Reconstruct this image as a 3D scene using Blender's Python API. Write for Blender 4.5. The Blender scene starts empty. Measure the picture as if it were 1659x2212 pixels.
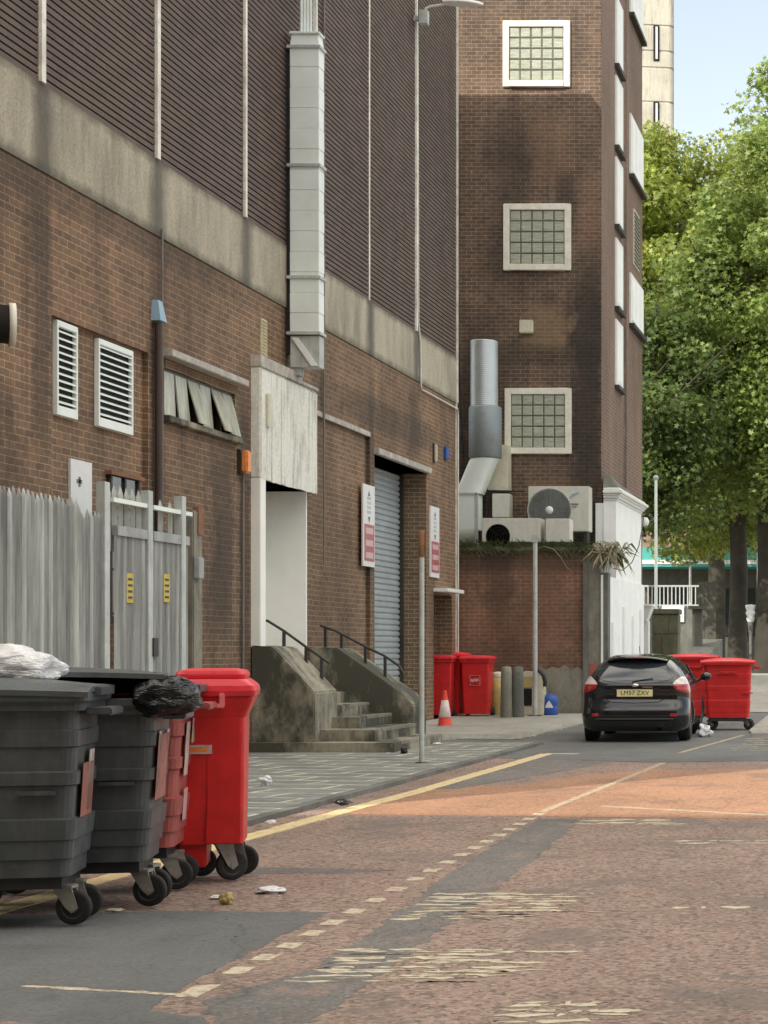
import bpy, math, random
import numpy as np
from mathutils import Vector, Matrix
PI = math.pi
random.seed(7)
scene = bpy.context.scene
col = scene.collection

# ------------------------------------------------------------ camera, light
F, VX, HY, EYE = 4000.0, 1930.0, 1400.0, 1.6      # focal length, vanishing point (photo measured 1659 x 2212)
cd = bpy.data.cameras.new('camera'); cam = bpy.data.objects.new('camera', cd); col.objects.link(cam)
cd.sensor_fit = 'HORIZONTAL'; cd.sensor_width = 36.0
cd.lens = 36.0 * F / 1659.0
cd.shift_x = (829.5 - VX) / 1659.0
cd.shift_y = (HY - 1106.0) / 1659.0
cd.clip_end = 2000.0; cd.clip_start = 0.1
cam.location = (0, 0, EYE); cam.rotation_euler = (PI / 2, 0, 0)
scene.camera = cam
scene.render.filter_size = 1.15
scene.render.resolution_x = 768; scene.render.resolution_y = 1024

SUN = Vector((-0.545, -0.838, 0.0)); EL = math.radians(36)
sun_dir = Vector((SUN.x * math.cos(EL), SUN.y * math.cos(EL), math.sin(EL))).normalized()
w = bpy.data.worlds.new('World'); scene.world = w; w.use_nodes = True
nt = w.node_tree; bg = nt.nodes['Background']
sky = nt.nodes.new('ShaderNodeTexSky'); sky.sky_type = 'NISHITA'; sky.sun_disc = False
sky.sun_elevation = EL; sky.sun_rotation = math.atan2(sun_dir.x, sun_dir.y)
sky.air_density = 1.2; sky.dust_density = 1.2; sky.ozone_density = 1.0; sky.altitude = 50
hs = nt.nodes.new('ShaderNodeHueSaturation'); hs.inputs['Saturation'].default_value = 0.52; hs.inputs['Value'].default_value = 0.80      # thin high haze takes the blue out of the sky
nt.links.new(sky.outputs[0], hs.inputs['Color'])
tcw = nt.nodes.new('ShaderNodeTexCoord'); spw = nt.nodes.new('ShaderNodeSeparateXYZ'); nt.links.new(tcw.outputs['Generated'], spw.inputs[0])
cr = nt.nodes.new('ShaderNodeValToRGB'); nt.links.new(spw.outputs[2], cr.inputs[0]); cr.color_ramp.elements[0].position = 0.36; cr.color_ramp.elements[1].position = 0.62
cn = nt.nodes.new('ShaderNodeTexNoise'); cn.inputs['Scale'].default_value = 3.0; cn.inputs['Detail'].default_value = 6; nt.links.new(tcw.outputs['Generated'], cn.inputs['Vector'])
cr2 = nt.nodes.new('ShaderNodeValToRGB'); nt.links.new(cn.outputs['Fac'], cr2.inputs[0]); cr2.color_ramp.elements[0].position = 0.34; cr2.color_ramp.elements[1].position = 0.52
mm = nt.nodes.new('ShaderNodeMath'); mm.operation = 'MULTIPLY'; nt.links.new(cr.outputs[0], mm.inputs[0]); nt.links.new(cr2.outputs[0], mm.inputs[1])
mx = nt.nodes.new('ShaderNodeMix'); mx.data_type = 'RGBA'; nt.links.new(mm.outputs[0], mx.inputs[0]); nt.links.new(hs.outputs[0], mx.inputs[6]); mx.inputs[7].default_value = (9.8, 9.2, 8.1, 1)   # unseen bright cloud overhead, added to raise the ambient light
nt.links.new(mx.outputs[2], bg.inputs[0]); bg.inputs[1].default_value = 0.15
ld = bpy.data.lights.new('sun', 'SUN'); ld.energy = 2.4; ld.angle = math.radians(0.6); ld.color = (1.0, 0.93, 0.82)
lo = bpy.data.objects.new('sun', ld); col.objects.link(lo)
lo.rotation_euler = sun_dir.to_track_quat('Z', 'Y').to_euler(); lo.location = (-20, -20, 40)
scene.view_settings.view_transform = 'Standard'; scene.view_settings.look = 'None'
scene.view_settings.exposure = 0.9; scene.view_settings.gamma = 1.0
try:
    scene.cycles.max_bounces = 8; scene.cycles.diffuse_bounces = 4; scene.cycles.transparent_max_bounces = 12
except Exception: pass

# ------------------------------------------------------------ measuring helpers
def s_at(Y): return F / Y
def G(x, y, z=0.0):                 # a point of the ground
    s = (y - HY) / (EYE - z); return Vector(((x - VX) / s, F / s, z))
def P(x, y, Y):                     # a point at distance Y
    s = F / Y; return Vector(((x - VX) / s, Y, EYE + (HY - y) / s))
WX = -9.64
def W(x, y, X=WX):                  # a point on a plane of constant X
    s = (VX - x) / -X; return Vector((X, F / s, EYE + (HY - y) / s))
def WY(x, X=WX): return F * -X / (VX - x)

# ------------------------------------------------------------ materials
def new_mat(name):
    m = bpy.data.materials.new(name); m.use_nodes = True
    n = m.node_tree; b = n.nodes['Principled BSDF']; return m, n, b
def N(n, t, **kw):
    x = n.nodes.new(t)
    for k, v in kw.items(): setattr(x, k, v)
    return x
def ramp(n, src, stops):
    r = N(n, 'ShaderNodeValToRGB'); e = r.color_ramp.elements
    while len(e) < len(stops): e.new(0.5)
    for i, (p, c) in enumerate(stops):
        e[i].position = p; e[i].color = (c[0], c[1], c[2], 1) if isinstance(c, (tuple, list)) else (c, c, c, 1)
    n.links.new(src, r.inputs[0]); return r.outputs[0]
def noise(n, vec, scale, detail=4, rough=0.6):
    t = N(n, 'ShaderNodeTexNoise'); t.inputs['Scale'].default_value = scale
    t.inputs['Detail'].default_value = detail; t.inputs['Roughness'].default_value = rough
    if vec is not None: n.links.new(vec, t.inputs['Vector'])
    return t.outputs['Fac']
def mix(n, a, b, fac, mode='MIX'):
    m = N(n, 'ShaderNodeMix', data_type='RGBA', blend_type=mode)
    for i, v in ((6, a), (7, b)):
        if isinstance(v, (tuple, list)): m.inputs[i].default_value = (v[0], v[1], v[2], 1)
        else: n.links.new(v, m.inputs[i])
    if isinstance(fac, (int, float)): m.inputs[0].default_value = fac
    else: n.links.new(fac, m.inputs[0])
    return m.outputs[2]
def math_(n, op, a, b=None, clamp=False):
    m = N(n, 'ShaderNodeMath', operation=op); m.use_clamp = clamp
    for i, v in ((0, a), (1, b)):
        if v is None: continue
        if isinstance(v, (int, float)): m.inputs[i].default_value = v
        else: n.links.new(v, m.inputs[i])
    return m.outputs[0]
def bump(n, b, src, strength=0.3, dist=0.01):
    k = N(n, 'ShaderNodeBump'); k.inputs['Strength'].default_value = strength; k.inputs['Distance'].default_value = dist
    n.links.new(src, k.inputs['Height']); n.links.new(k.outputs[0], b.inputs['Normal'])
def scaled(n, vec, s):
    m = N(n, 'ShaderNodeMapping'); m.inputs['Scale'].default_value = s; n.links.new(vec, m.inputs[0]); return m.outputs[0]
def world_pos(n): return N(n, 'ShaderNodeNewGeometry').outputs['Position']
def obj_pos(n): return N(n, 'ShaderNodeTexCoord').outputs['Object']

def surf(name, c, rough=0.6, metal=0.0, var=0.25, scale=3.0, streak=0.0, dirt=(0.05, 0.045, 0.035), grain=0.0, coat=0.0, wpos=False, dirt_amt=0.35, spec=None):
    """painted / plastic / metal / plaster surface with uneven tone, dirt blotches and vertical run marks"""
    m, n, b = new_mat(name)
    v = world_pos(n) if wpos else obj_pos(n)
    f1 = noise(n, v, scale, 6, 0.65)
    lo_ = tuple(x * (1 - var) for x in c); hi_ = tuple(min(1, x * (1 + var)) for x in c)
    base = ramp(n, f1, [(0.3, lo_), (0.7, hi_)])
    f2 = ramp(n, noise(n, v, scale * 2.3, 8, 0.7), [(0.52, 0.0), (0.75, 1.0)])
    base = mix(n, base, dirt, math_(n, 'MULTIPLY', f2, dirt_amt))
    if streak:
        f3 = ramp(n, noise(n, scaled(n, v, (9, 9, 0.5)), 1.6, 5, 0.7), [(0.48, 0.0), (0.7, 1.0)])
        base = mix(n, base, dirt, math_(n, 'MULTIPLY', f3, streak))
    n.links.new(base, b.inputs['Base Color'])
    r = ramp(n, noise(n, v, scale * 4, 4), [(0.3, max(0, rough - 0.12)), (0.7, min(1, rough + 0.12))])
    n.links.new(r, b.inputs['Roughness'])
    b.inputs['Metallic'].default_value = metal
    if coat: b.inputs['Coat Weight'].default_value = coat; b.inputs['Coat Roughness'].default_value = 0.05
    if spec is not None: b.inputs['Specular IOR Level'].default_value = spec
    if grain: bump(n, b, noise(n, v, 55, 6, 0.7), grain, 0.01)
    return m

def brick(name, axis, c1, c2, mortar, row=0.086, bw=0.235, stains=(), soot=0.35, msize=0.008, off=0.0, blotch=(0.2, 0.1, 0.06), blotch_amt=0.25):
    m, n, b = new_mat(name)
    pos = world_pos(n); sp = N(n, 'ShaderNodeSeparateXYZ'); n.links.new(pos, sp.inputs[0])
    u = sp.outputs[1 if axis == 'y' else 0]
    cb = N(n, 'ShaderNodeCombineXYZ'); n.links.new(u, cb.inputs[0]); n.links.new(math_(n, 'ADD', sp.outputs[2], off), cb.inputs[1])
    wob = N(n, 'ShaderNodeTexNoise'); wob.inputs['Scale'].default_value = 1.3; n.links.new(pos, wob.inputs['Vector'])
    va = N(n, 'ShaderNodeVectorMath', operation='MULTIPLY_ADD'); n.links.new(wob.outputs['Color'], va.inputs[0])
    va.inputs[1].default_value = (0.02, 0.012, 0); n.links.new(cb.outputs[0], va.inputs[2])
    t = N(n, 'ShaderNodeTexBrick'); n.links.new(va.outputs[0], t.inputs['Vector'])
    t.inputs['Scale'].default_value = 1.0; t.inputs['Brick Width'].default_value = bw; t.inputs['Row Height'].default_value = row
    t.inputs['Mortar Size'].default_value = msize; t.inputs['Mortar Smooth'].default_value = 0.35
    t.inputs['Bias'].default_value = -0.1
    for k, c in (('Color1', c1), ('Color2', c2), ('Mortar', mortar)): t.inputs[k].default_value = (*c, 1)
    base = t.outputs['Color']
    fine = ramp(n, noise(n, pos, 14, 6, 0.7), [(0.25, 0.68), (0.75, 1.3)])
    base = mix(n, base, fine, 1.0, 'MULTIPLY')
    big = ramp(n, noise(n, scaled(n, pos, (1, 1, 0.45)), 0.55, 7, 0.65), [(0.34, 1.0 - soot), (0.6, 1.08)])
    base = mix(n, base, big, 1.0, 'MULTIPLY')
    bl = ramp(n, noise(n, pos, 0.9, 6, 0.7), [(0.55, 0.0), (0.75, 1.0)])
    base = mix(n, base, blotch, math_(n, 'MULTIPLY', bl, blotch_amt))
    vstreak = ramp(n, noise(n, scaled(n, pos, (5, 5, 0.22)), 1.2, 5, 0.6), [(0.5, 1.0), (0.72, 0.68)])
    base = mix(n, base, vstreak, 0.8, 'MULTIPLY')
    for (u0, hw, z0, z1, amt, cc) in stains:        # grime with a place of its own
        wn = math_(n, 'MULTIPLY', math_(n, 'SUBTRACT', noise(n, scaled(n, pos, (2, 2, 1.1)), 2.2, 5), 0.5), hw * 1.6)
        d = math_(n, 'ABSOLUTE', math_(n, 'SUBTRACT', math_(n, 'ADD', u, wn), u0))
        fu = ramp(n, math_(n, 'DIVIDE', d, hw), [(0.45, 1.0), (1.0, 0.0)])
        zc, zh = (z0 + z1) / 2, (z1 - z0) / 2
        dz = math_(n, 'ABSOLUTE', math_(n, 'SUBTRACT', sp.outputs[2], zc))
        fz = ramp(n, math_(n, 'DIVIDE', dz, zh), [(0.6, 1.0), (1.0, 0.0)])
        base = mix(n, base, cc, math_(n, 'MULTIPLY', math_(n, 'MULTIPLY', fu, fz), amt))
    n.links.new(base, b.inputs['Base Color'])
    b.inputs['Roughness'].default_value = 0.85
    h = math_(n, 'SUBTRACT', math_(n, 'MULTIPLY', noise(n, pos, 40, 4), 0.3), t.outputs['Fac'])
    bump(n, b, h, 0.6, 0.012)
    return m

SOOT = (0.022, 0.02, 0.017)
M = {}
M['brick_left'] = brick('brown_brick', 'y', (0.238, 0.138, 0.080), (0.150, 0.090, 0.056), (0.40, 0.31, 0.19), soot=0.5, msize=0.0065,
    stains=[(20.95, 0.28, 3.5, 7.1, 0.55, SOOT), (24.25, 0.35, 0.5, 7.1, 0.6, SOOT), (26.6, 0.7, 1.5, 4.8, 0.55, SOOT), (27.5, 0.3, 0.5, 6.0, 0.6, SOOT),
            (18.8, 2.2, 3.2, 4.6, 0.6, SOOT), (34.2, 0.25, 2.0, 7.1, 0.5, SOOT), (37.3, 0.7, 5.2, 7.1, 0.5, SOOT), (35.5, 5.0, 5.6, 6.3, 0.45, SOOT), (23, 6.0, 6.6, 7.1, 0.35, SOOT)])
M['brick_reveal'] = brick('brown_brick_reveal', 'x', (0.22, 0.145, 0.088), (0.15, 0.10, 0.065), (0.42, 0.34, 0.22), soot=0.35)
M['brick_tower'] = brick('dark_sooty_brick', 'x', (0.200, 0.128, 0.088), (0.125, 0.083, 0.062), (0.36, 0.29, 0.21), row=0.092, soot=0.55, blotch=(0.27, 0.15, 0.085), blotch_amt=0.35,
    stains=[(-7.35, 0.55, 2, 11.8, 0.72, SOOT), (-10.1, 0.45, 1, 10.0, 0.7, SOOT), (-8.75, 2.2, 8.3, 9.0, 0.4, SOOT), (-9.2, 0.6, 9.8, 14.6, 0.35, SOOT),
            (-8.9, 0.9, 13.0, 14.9, 0.3, SOOT), (-8.2, 0.6, 12.6, 14.6, 0.18, (0.34, 0.19, 0.10)), (-8.3, 0.7, 8.7, 9.9, 0.35, (0.36, 0.25, 0.13)),
            (-8.2, 0.9, 5.0, 5.7, 0.3, (0.30, 0.17, 0.09)), (-7.3, 0.3, 11.0, 13.0, 0.2, (0.34, 0.18, 0.10)), (-7.9, 0.35, 11.4, 13.2, 0.5, SOOT)])
M['brick_tower_side'] = brick('brown_brick_tower_side', 'y', (0.20, 0.125, 0.092), (0.16, 0.10, 0.076), (0.34, 0.27, 0.20), row=0.092, soot=0.25)
M['brick_low'] = brick('red_weathered_brick', 'x', (0.31, 0.15, 0.092), (0.22, 0.12, 0.08), (0.34, 0.28, 0.19), row=0.088, soot=0.5, blotch=(0.36, 0.19, 0.13), blotch_amt=0.7,
    stains=[(-8.3, 3.0, 3.25, 4.2, 0.6, (0.035, 0.032, 0.018)), (-9.0, 0.5, 2.4, 4.2, 0.45, SOOT)])
M['brick_far'] = brick('pale_far_brick', 'x', (0.25, 0.15, 0.1), (0.2, 0.12, 0.08), (0.3, 0.25, 0.2), row=0.25, bw=1.2)

def cladding_mat():
    m, n, b = new_mat('ribbed_brown_tile')
    pos = world_pos(n)
    t = N(n, 'ShaderNodeTexBrick'); sp = N(n, 'ShaderNodeSeparateXYZ'); n.links.new(pos, sp.inputs[0])
    cb = N(n, 'ShaderNodeCombineXYZ'); n.links.new(sp.outputs[1], cb.inputs[0]); n.links.new(math_(n, 'SUBTRACT', sp.outputs[2], 7.98), cb.inputs[1])
    n.links.new(cb.outputs[0], t.inputs['Vector']); t.inputs['Brick Width'].default_value = 0.30; t.inputs['Row Height'].default_value = 0.086
    t.inputs['Mortar Size'].default_value = 0.004; t.inputs['Scale'].default_value = 1.0
    for k, c in (('Color1', (0.138, 0.098, 0.080)), ('Color2', (0.098, 0.071, 0.059)), ('Mortar', (0.115, 0.088, 0.066))): t.inputs[k].default_value = (*c, 1)
    f = ramp(n, noise(n, scaled(n, pos, (1, 1, 0.3)), 1.1, 7, 0.7), [(0.3, 0.8), (0.7, 1.15)])
    base = mix(n, t.outputs['Color'], f, 1.0, 'MULTIPLY')
    g = ramp(n, noise(n, pos, 0.45, 5), [(0.5, 0.0), (0.72, 0.45)])
    base = mix(n, base, (0.11, 0.10, 0.075), g)
    n.links.new(base, b.inputs['Base Color']); b.inputs['Roughness'].default_value = 0.75
    return m
M['clad'] = cladding_mat()
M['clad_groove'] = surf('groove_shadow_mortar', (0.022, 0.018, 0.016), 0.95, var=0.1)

def concrete_band():
    m, n, b = new_mat('pebble_concrete')
    pos = world_pos(n); sp = N(n, 'ShaderNodeSeparateXYZ'); n.links.new(pos, sp.inputs[0])
    base = ramp(n, noise(n, pos, 26, 8, 0.8), [(0.3, (0.27, 0.24, 0.175)), (0.5, (0.42, 0.385, 0.295)), (0.72, (0.56, 0.52, 0.40))])
    f = ramp(n, noise(n, scaled(n, pos, (1, 1, 0.25)), 1.3, 6, 0.7), [(0.32, 0.5), (0.6, 1.1)])
    base = mix(n, base, f, 0.9, 'MULTIPLY')
    eg = ramp(n, math_(n, 'ADD', math_(n, 'ABSOLUTE', math_(n, 'SUBTRACT', sp.outputs[2], 7.5)), math_(n, 'MULTIPLY', noise(n, pos, 4, 6, 0.7), 0.25)), [(0.50, 0.0), (0.62, 0.75)])
    base = mix(n, base, (0.10, 0.095, 0.065), eg)
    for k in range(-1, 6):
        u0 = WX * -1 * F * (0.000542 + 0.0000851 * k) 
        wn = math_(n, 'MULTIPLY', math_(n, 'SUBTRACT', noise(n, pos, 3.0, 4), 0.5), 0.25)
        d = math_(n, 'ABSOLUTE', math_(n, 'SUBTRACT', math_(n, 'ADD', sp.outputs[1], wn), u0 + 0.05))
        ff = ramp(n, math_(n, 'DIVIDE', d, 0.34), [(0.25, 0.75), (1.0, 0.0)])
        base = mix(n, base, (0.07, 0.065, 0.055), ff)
    low = ramp(n, sp.outputs[2], [(0.0, 0.0), (1.0, 1.0)])
    n.links.new(base, b.inputs['Base Color']); b.inputs['Roughness'].default_value = 0.9
    bump(n, b, noise(n, pos, 45, 6, 0.8), 0.5, 0.015)
    return m
M['band'] = concrete_band()

def ground_mat(name, stops, speck=0.5, scale=30, dark=None, big=0.25, rough=0.85, light=(0.42, 0.34, 0.28), holes=0):
    m, n, b = new_mat(name)
    pos = world_pos(n)
    base = ramp(n, noise(n, pos, scale, 10, 0.85), stops)
    v = N(n, 'ShaderNodeTexVoronoi'); v.inputs['Scale'].default_value = scale * 2.0; n.links.new(pos, v.inputs['Vector'])
    sp = N(n, 'ShaderNodeSeparateColor'); n.links.new(v.outputs['Color'], sp.inputs[0])
    chip = ramp(n, sp.outputs[0], [(0.80, 0.0), (0.9, 1.0)])
    base = mix(n, base, light, math_(n, 'MULTIPLY', chip, speck))
    chip2 = ramp(n, sp.outputs[1], [(0.76, 0.0), (0.86, 1.0)])
    base = mix(n, base, (0.05, 0.045, 0.04), math_(n, 'MULTIPLY', chip2, speck))
    f = ramp(n, noise(n, scaled(n, pos, (1, 0.5, 1)), 0.55, 8, 0.7), [(0.35, 1 - big), (0.62, 1 + big * 0.35)])
    base = mix(n, base, f, 1.0, 'MULTIPLY')
    f2 = ramp(n, noise(n, scaled(n, pos, (0.35, 2.2, 1)), 1.4, 7, 0.75), [(0.56, 1.0), (0.75, 0.72)])
    base = mix(n, base, f2, 1.0, 'MULTIPLY')
    if dark:
        g = ramp(n, noise(n, pos, 0.8, 9, 0.75), [(0.54, 0.0), (0.60, 0.6)])
        base = mix(n, base, dark, g)
    vc = N(n, 'ShaderNodeTexVoronoi', feature='DISTANCE_TO_EDGE'); vc.inputs['Scale'].default_value = 0.22
    wv = N(n, 'ShaderNodeTexNoise'); wv.inputs['Scale'].default_value = 1.1; wv.inputs['Detail'].default_value = 8; n.links.new(pos, wv.inputs['Vector'])
    wa = N(n, 'ShaderNodeVectorMath', operation='MULTIPLY_ADD'); n.links.new(wv.outputs['Color'], wa.inputs[0]); wa.inputs[1].default_value = (0.9, 0.9, 0); n.links.new(pos, wa.inputs[2])
    n.links.new(wa.outputs[0], vc.inputs['Vector'])
    crk = ramp(n, vc.outputs['Distance'], [(0.0, 0.35), (0.004, 0.0)]); base = mix(n, base, (0.04, 0.036, 0.03), crk)
    oil = ramp(n, noise(n, pos, 1.7, 7, 0.7), [(0.60, 0.0), (0.72, 0.55)]); base = mix(n, base, (0.07, 0.06, 0.052), oil)
    n.links.new(base, b.inputs['Base Color']); b.inputs['Roughness'].default_value = rough
    if holes:
        rd = ramp(n, noise(n, pos, 26, 10, 0.85), [(0.30, (0.12, 0.082, 0.064)), (0.5, (0.295, 0.198, 0.155)), (0.70, (0.52, 0.38, 0.31))])
        hf = ramp(n, noise(n, scaled(n, pos, (1, 0.6, 1)), 2.2, 12, 0.8), [(holes, 1.0), (holes + 0.10, 0.0)])
        n.links.new(mix(n, base, rd, hf), b.inputs['Base Color'])
    bump(n, b, noise(n, pos, scale * 1.6, 5, 0.8), 0.8, 0.014)
    return m
M['road'] = ground_mat('red_chip_asphalt', [(0.30, (0.12, 0.082, 0.064)), (0.5, (0.295, 0.198, 0.155)), (0.70, (0.52, 0.38, 0.31))], 0.6, 19, dark=(0.15, 0.125, 0.11))
M['road_sunlit'] = ground_mat('sunlit_chip_asphalt', [(0.30, (0.20, 0.105, 0.06)), (0.5, (0.40, 0.205, 0.115)), (0.70, (0.54, 0.30, 0.18))], 0.35, 19, dark=(0.16, 0.11, 0.09))  # road colour with the sunlight mixed into it
M['tar'] = ground_mat('grey_asphalt', [(0.28, (0.11, 0.112, 0.11)), (0.5, (0.155, 0.157, 0.152)), (0.72, (0.22, 0.22, 0.21))], 0.22, 30, light=(0.2, 0.2, 0.2), big=0.3)
M['tar_old'] = ground_mat('old_brown_grey_asphalt', [(0.28, (0.12, 0.108, 0.098)), (0.5, (0.18, 0.162, 0.148)), (0.72, (0.27, 0.24, 0.215))], 0.3, 28, light=(0.24, 0.2, 0.17), big=0.3)
M['tar_worn'] = ground_mat('worn_trench_asphalt', [(0.28, (0.11, 0.10, 0.095)), (0.5, (0.17, 0.158, 0.148)), (0.72, (0.27, 0.25, 0.23))], 0.35, 28, light=(0.36, 0.31, 0.27), big=0.3, holes=0.37)
M['pave_pale'] = ground_mat('pale_concrete_paving', [(0.28, (0.28, 0.27, 0.235)), (0.5, (0.37, 0.355, 0.31)), (0.72, (0.46, 0.44, 0.39))], 0.15, 14, big=0.25)

def paving_mat():
    m, n, b = new_mat('dark_block_paving')
    pos = world_pos(n); sp = N(n, 'ShaderNodeSeparateXYZ'); n.links.new(pos, sp.inputs[0])
    cb = N(n, 'ShaderNodeCombineXYZ'); n.links.new(sp.outputs[0], cb.inputs[0]); n.links.new(sp.outputs[1], cb.inputs[1])
    rot = N(n, 'ShaderNodeMapping'); rot.inputs['Rotation'].default_value = (0, 0, 0.16); n.links.new(cb.outputs[0], rot.inputs[0])
    wn = N(n, 'ShaderNodeTexNoise'); wn.inputs['Scale'].default_value = 1.2; n.links.new(pos, wn.inputs['Vector'])
    va = N(n, 'ShaderNodeVectorMath', operation='MULTIPLY_ADD'); n.links.new(wn.outputs['Color'], va.inputs[0]); va.inputs[1].default_value = (0.12, 0.12, 0)
    n.links.new(rot.outputs[0], va.inputs[2])
    t = N(n, 'ShaderNodeTexBrick'); n.links.new(va.outputs[0], t.inputs['Vector']); t.inputs['Scale'].default_value = 1
    t.inputs['Brick Width'].default_value = 0.9; t.inputs['Row Height'].default_value = 0.6; t.inputs['Mortar Size'].default_value = 0.03; t.inputs['Mortar Smooth'].default_value = 0.5
    for k, c in (('Color1', (0.20, 0.212, 0.207)), ('Color2', (0.145, 0.155, 0.155)), ('Mortar', (0.72, 0.69, 0.54))): t.inputs[k].default_value = (*c, 1)
    f = ramp(n, noise(n, pos, 12, 8, 0.8), [(0.3, 0.7), (0.7, 1.35)])
    base = mix(n, t.outputs['Color'], f, 1.0, 'MULTIPLY')
    gap = ramp(n, noise(n, pos, 2.2, 6, 0.7), [(0.38, 0.7), (0.52, 0.0)])
    base = mix(n, base, (0.165, 0.175, 0.172), gap)
    st = ramp(n, noise(n, scaled(n, pos, (0.5, 5, 1)), 2.6, 8, 0.8), [(0.50, 0.0), (0.62, 0.7)])
    base = mix(n, base, (0.46, 0.45, 0.37), st)
    n.links.new(base, b.inputs['Base Color']); n.links.new(ramp(n, noise(n, scaled(n, pos, (0.5, 3, 1)), 2, 6), [(0.35, 0.3), (0.65, 0.7)]), b.inputs['Roughness'])
    bump(n, b, t.outputs['Fac'], -0.3, 0.01)
    return m
M['paving'] = paving_mat()

def worn_paint(name, c, lo=0.45, hi=0.6, scale=9, stretch=(1, 1, 1), under=(0.27, 0.195, 0.16)):
    m, n, b = new_mat(name)
    pos = world_pos(n)
    f = ramp(n, noise(n, scaled(n, pos, stretch), scale, 9, 0.8), [(lo, 1.0), (hi, 0.0)])
    base = ramp(n, noise(n, pos, 20, 6, 0.7), [(0.3, tuple(x * 0.75 for x in c)), (0.7, c)])
    rd = ramp(n, noise(n, pos, 26, 10, 0.85), [(0.28, tuple(x * 0.45 for x in under)), (0.5, under), (0.72, tuple(x * 1.6 for x in under))])
    n.links.new(mix(n, rd, base, f), b.inputs['Base Color']); b.inputs['Roughness'].default_value = 0.85
    bump(n, b, noise(n, pos, 42, 5, 0.8), 0.8, 0.012)
    return m
M['yellow_line'] = worn_paint('worn_yellow_paint', (0.80, 0.63, 0.34), 0.52, 0.66, 12)
M['dash_paint'] = worn_paint('worn_cream_paint', (0.70, 0.60, 0.44), 0.46, 0.62, 14)
M['ghost_paint'] = worn_paint('almost_gone_paint', (0.72, 0.64, 0.47), 0.48, 0.62, 7, (1, 2, 1))
M['faint_paint'] = worn_paint('thin_faded_paint', (0.56, 0.44, 0.30), 0.44, 0.62, 12)

def stained_concrete(name, c, dark=(0.035, 0.035, 0.026), amt=0.85, lo=0.42, hi=0.56, sc=0.9):
    m, n, b = new_mat(name)
    pos = world_pos(n)
    base = ramp(n, noise(n, pos, 18, 8, 0.75), [(0.3, tuple(x * 0.8 for x in c)), (0.7, tuple(x * 1.15 for x in c))])
    g = ramp(n, noise(n, scaled(n, pos, (1, 1, 0.55)), sc, 8, 0.72), [(lo, 0.0), (hi, amt)])
    base = mix(n, base, dark, g)
    g2 = ramp(n, noise(n, scaled(n, pos, (5, 5, 0.5)), 1.5, 6, 0.7), [(0.52, 0.0), (0.7, 0.45)])
    base = mix(n, base, (0.06, 0.062, 0.035), g2)
    n.links.new(base, b.inputs['Base Color']); b.inputs['Roughness'].default_value = 0.9
    bump(n, b, noise(n, pos, 35, 6, 0.8), 0.4, 0.015)
    return m
M['stair'] = stained_concrete('mossy_stained_concrete', (0.34, 0.31, 0.235), dark=(0.040, 0.041, 0.030), amt=0.9, lo=0.42, hi=0.56)
M['stair_edge'] = stained_concrete('worn_step_edge', (0.30, 0.27, 0.22), amt=0.35)
M['canopy'] = stained_concrete('streaked_white_boards', (0.80, 0.80, 0.72), dark=(0.32, 0.32, 0.27), amt=0.5, lo=0.5, hi=0.68, sc=2.5)
M['render_patch'] = stained_concrete('grey_cement_render', (0.30, 0.285, 0.23), amt=0.4)
M['kerb'] = stained_concrete('kerb_stone', (0.2, 0.195, 0.175), amt=0.4)
M['coping'] = stained_concrete('mossy_coping', (0.17, 0.16, 0.11), dark=(0.03, 0.04, 0.015), amt=0.8, lo=0.4, sc=3)
M['lintel'] = surf('flaking_pale_lintel', (0.46, 0.43, 0.38), 0.8, var=0.3, scale=4, wpos=True, streak=0.3)
M['white_plaster'] = surf('white_plaster', (0.91, 0.91, 0.86), 0.8, var=0.05, scale=1.2, wpos=True, dirt_amt=0.1, dirt=(0.4, 0.38, 0.3))
M['white_wall'] = surf('white_painted_render', (0.90, 0.92, 0.90), 0.7, var=0.06, scale=2, wpos=True, dirt_amt=0.12, dirt=(0.35, 0.35, 0.3), streak=0.15)
M['white_trim'] = surf('white_gloss_trim', (0.80, 0.81, 0.78), 0.5, var=0.05, scale=3, wpos=True, dirt_amt=0.2, dirt=(0.35, 0.33, 0.28))
M['frame'] = surf('cream_window_surround', (0.80, 0.78, 0.68), 0.6, var=0.12, scale=5, wpos=True, dirt_amt=0.25, dirt=(0.3, 0.26, 0.2), streak=0.1)
M['joint'] = surf('pale_joint_strip', (0.80, 0.76, 0.66), 0.6, var=0.3, scale=2.5, wpos=True, dirt_amt=0.6, dirt=(0.18, 0.13, 0.10))
M['galv'] = surf('galvanised_sheet', (0.80, 0.86, 0.82), 0.45, metal=0.0, var=0.07, scale=1.6, dirt_amt=0.12, wpos=True, dirt=(0.3, 0.3, 0.28))
M['galv_old'] = surf('dull_galvanised_steel', (0.50, 0.53, 0.51), 0.5, metal=0.1, var=0.2, scale=3, streak=0.3, wpos=True, dirt=(0.13, 0.12, 0.1), dirt_amt=0.3)
M['galv_dark'] = surf('weathered_galvanised_steel', (0.36, 0.375, 0.37), 0.6, metal=0.05, var=0.25, scale=3, streak=0.35, wpos=True, dirt=(0.09, 0.08, 0.07), dirt_amt=0.4)
def pale_mat():
    m, n, b = new_mat('palisade_zinc')
    g = N(n, 'ShaderNodeNewGeometry'); base = ramp(n, g.outputs['Random Per Island'], [(0.0, (0.34, 0.355, 0.35)), (0.5, (0.50, 0.525, 0.515)), (1.0, (0.70, 0.73, 0.70))])
    f = ramp(n, noise(n, scaled(n, g.outputs['Position'], (8, 8, 0.6)), 1.5, 6, 0.7), [(0.35, 0.6), (0.65, 1.15)]); base = mix(n, base, f, 1.0, 'MULTIPLY')
    n.links.new(base, b.inputs['Base Color']); b.inputs['Roughness'].default_value = 0.55; return m
M['pale'] = pale_mat()
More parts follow.
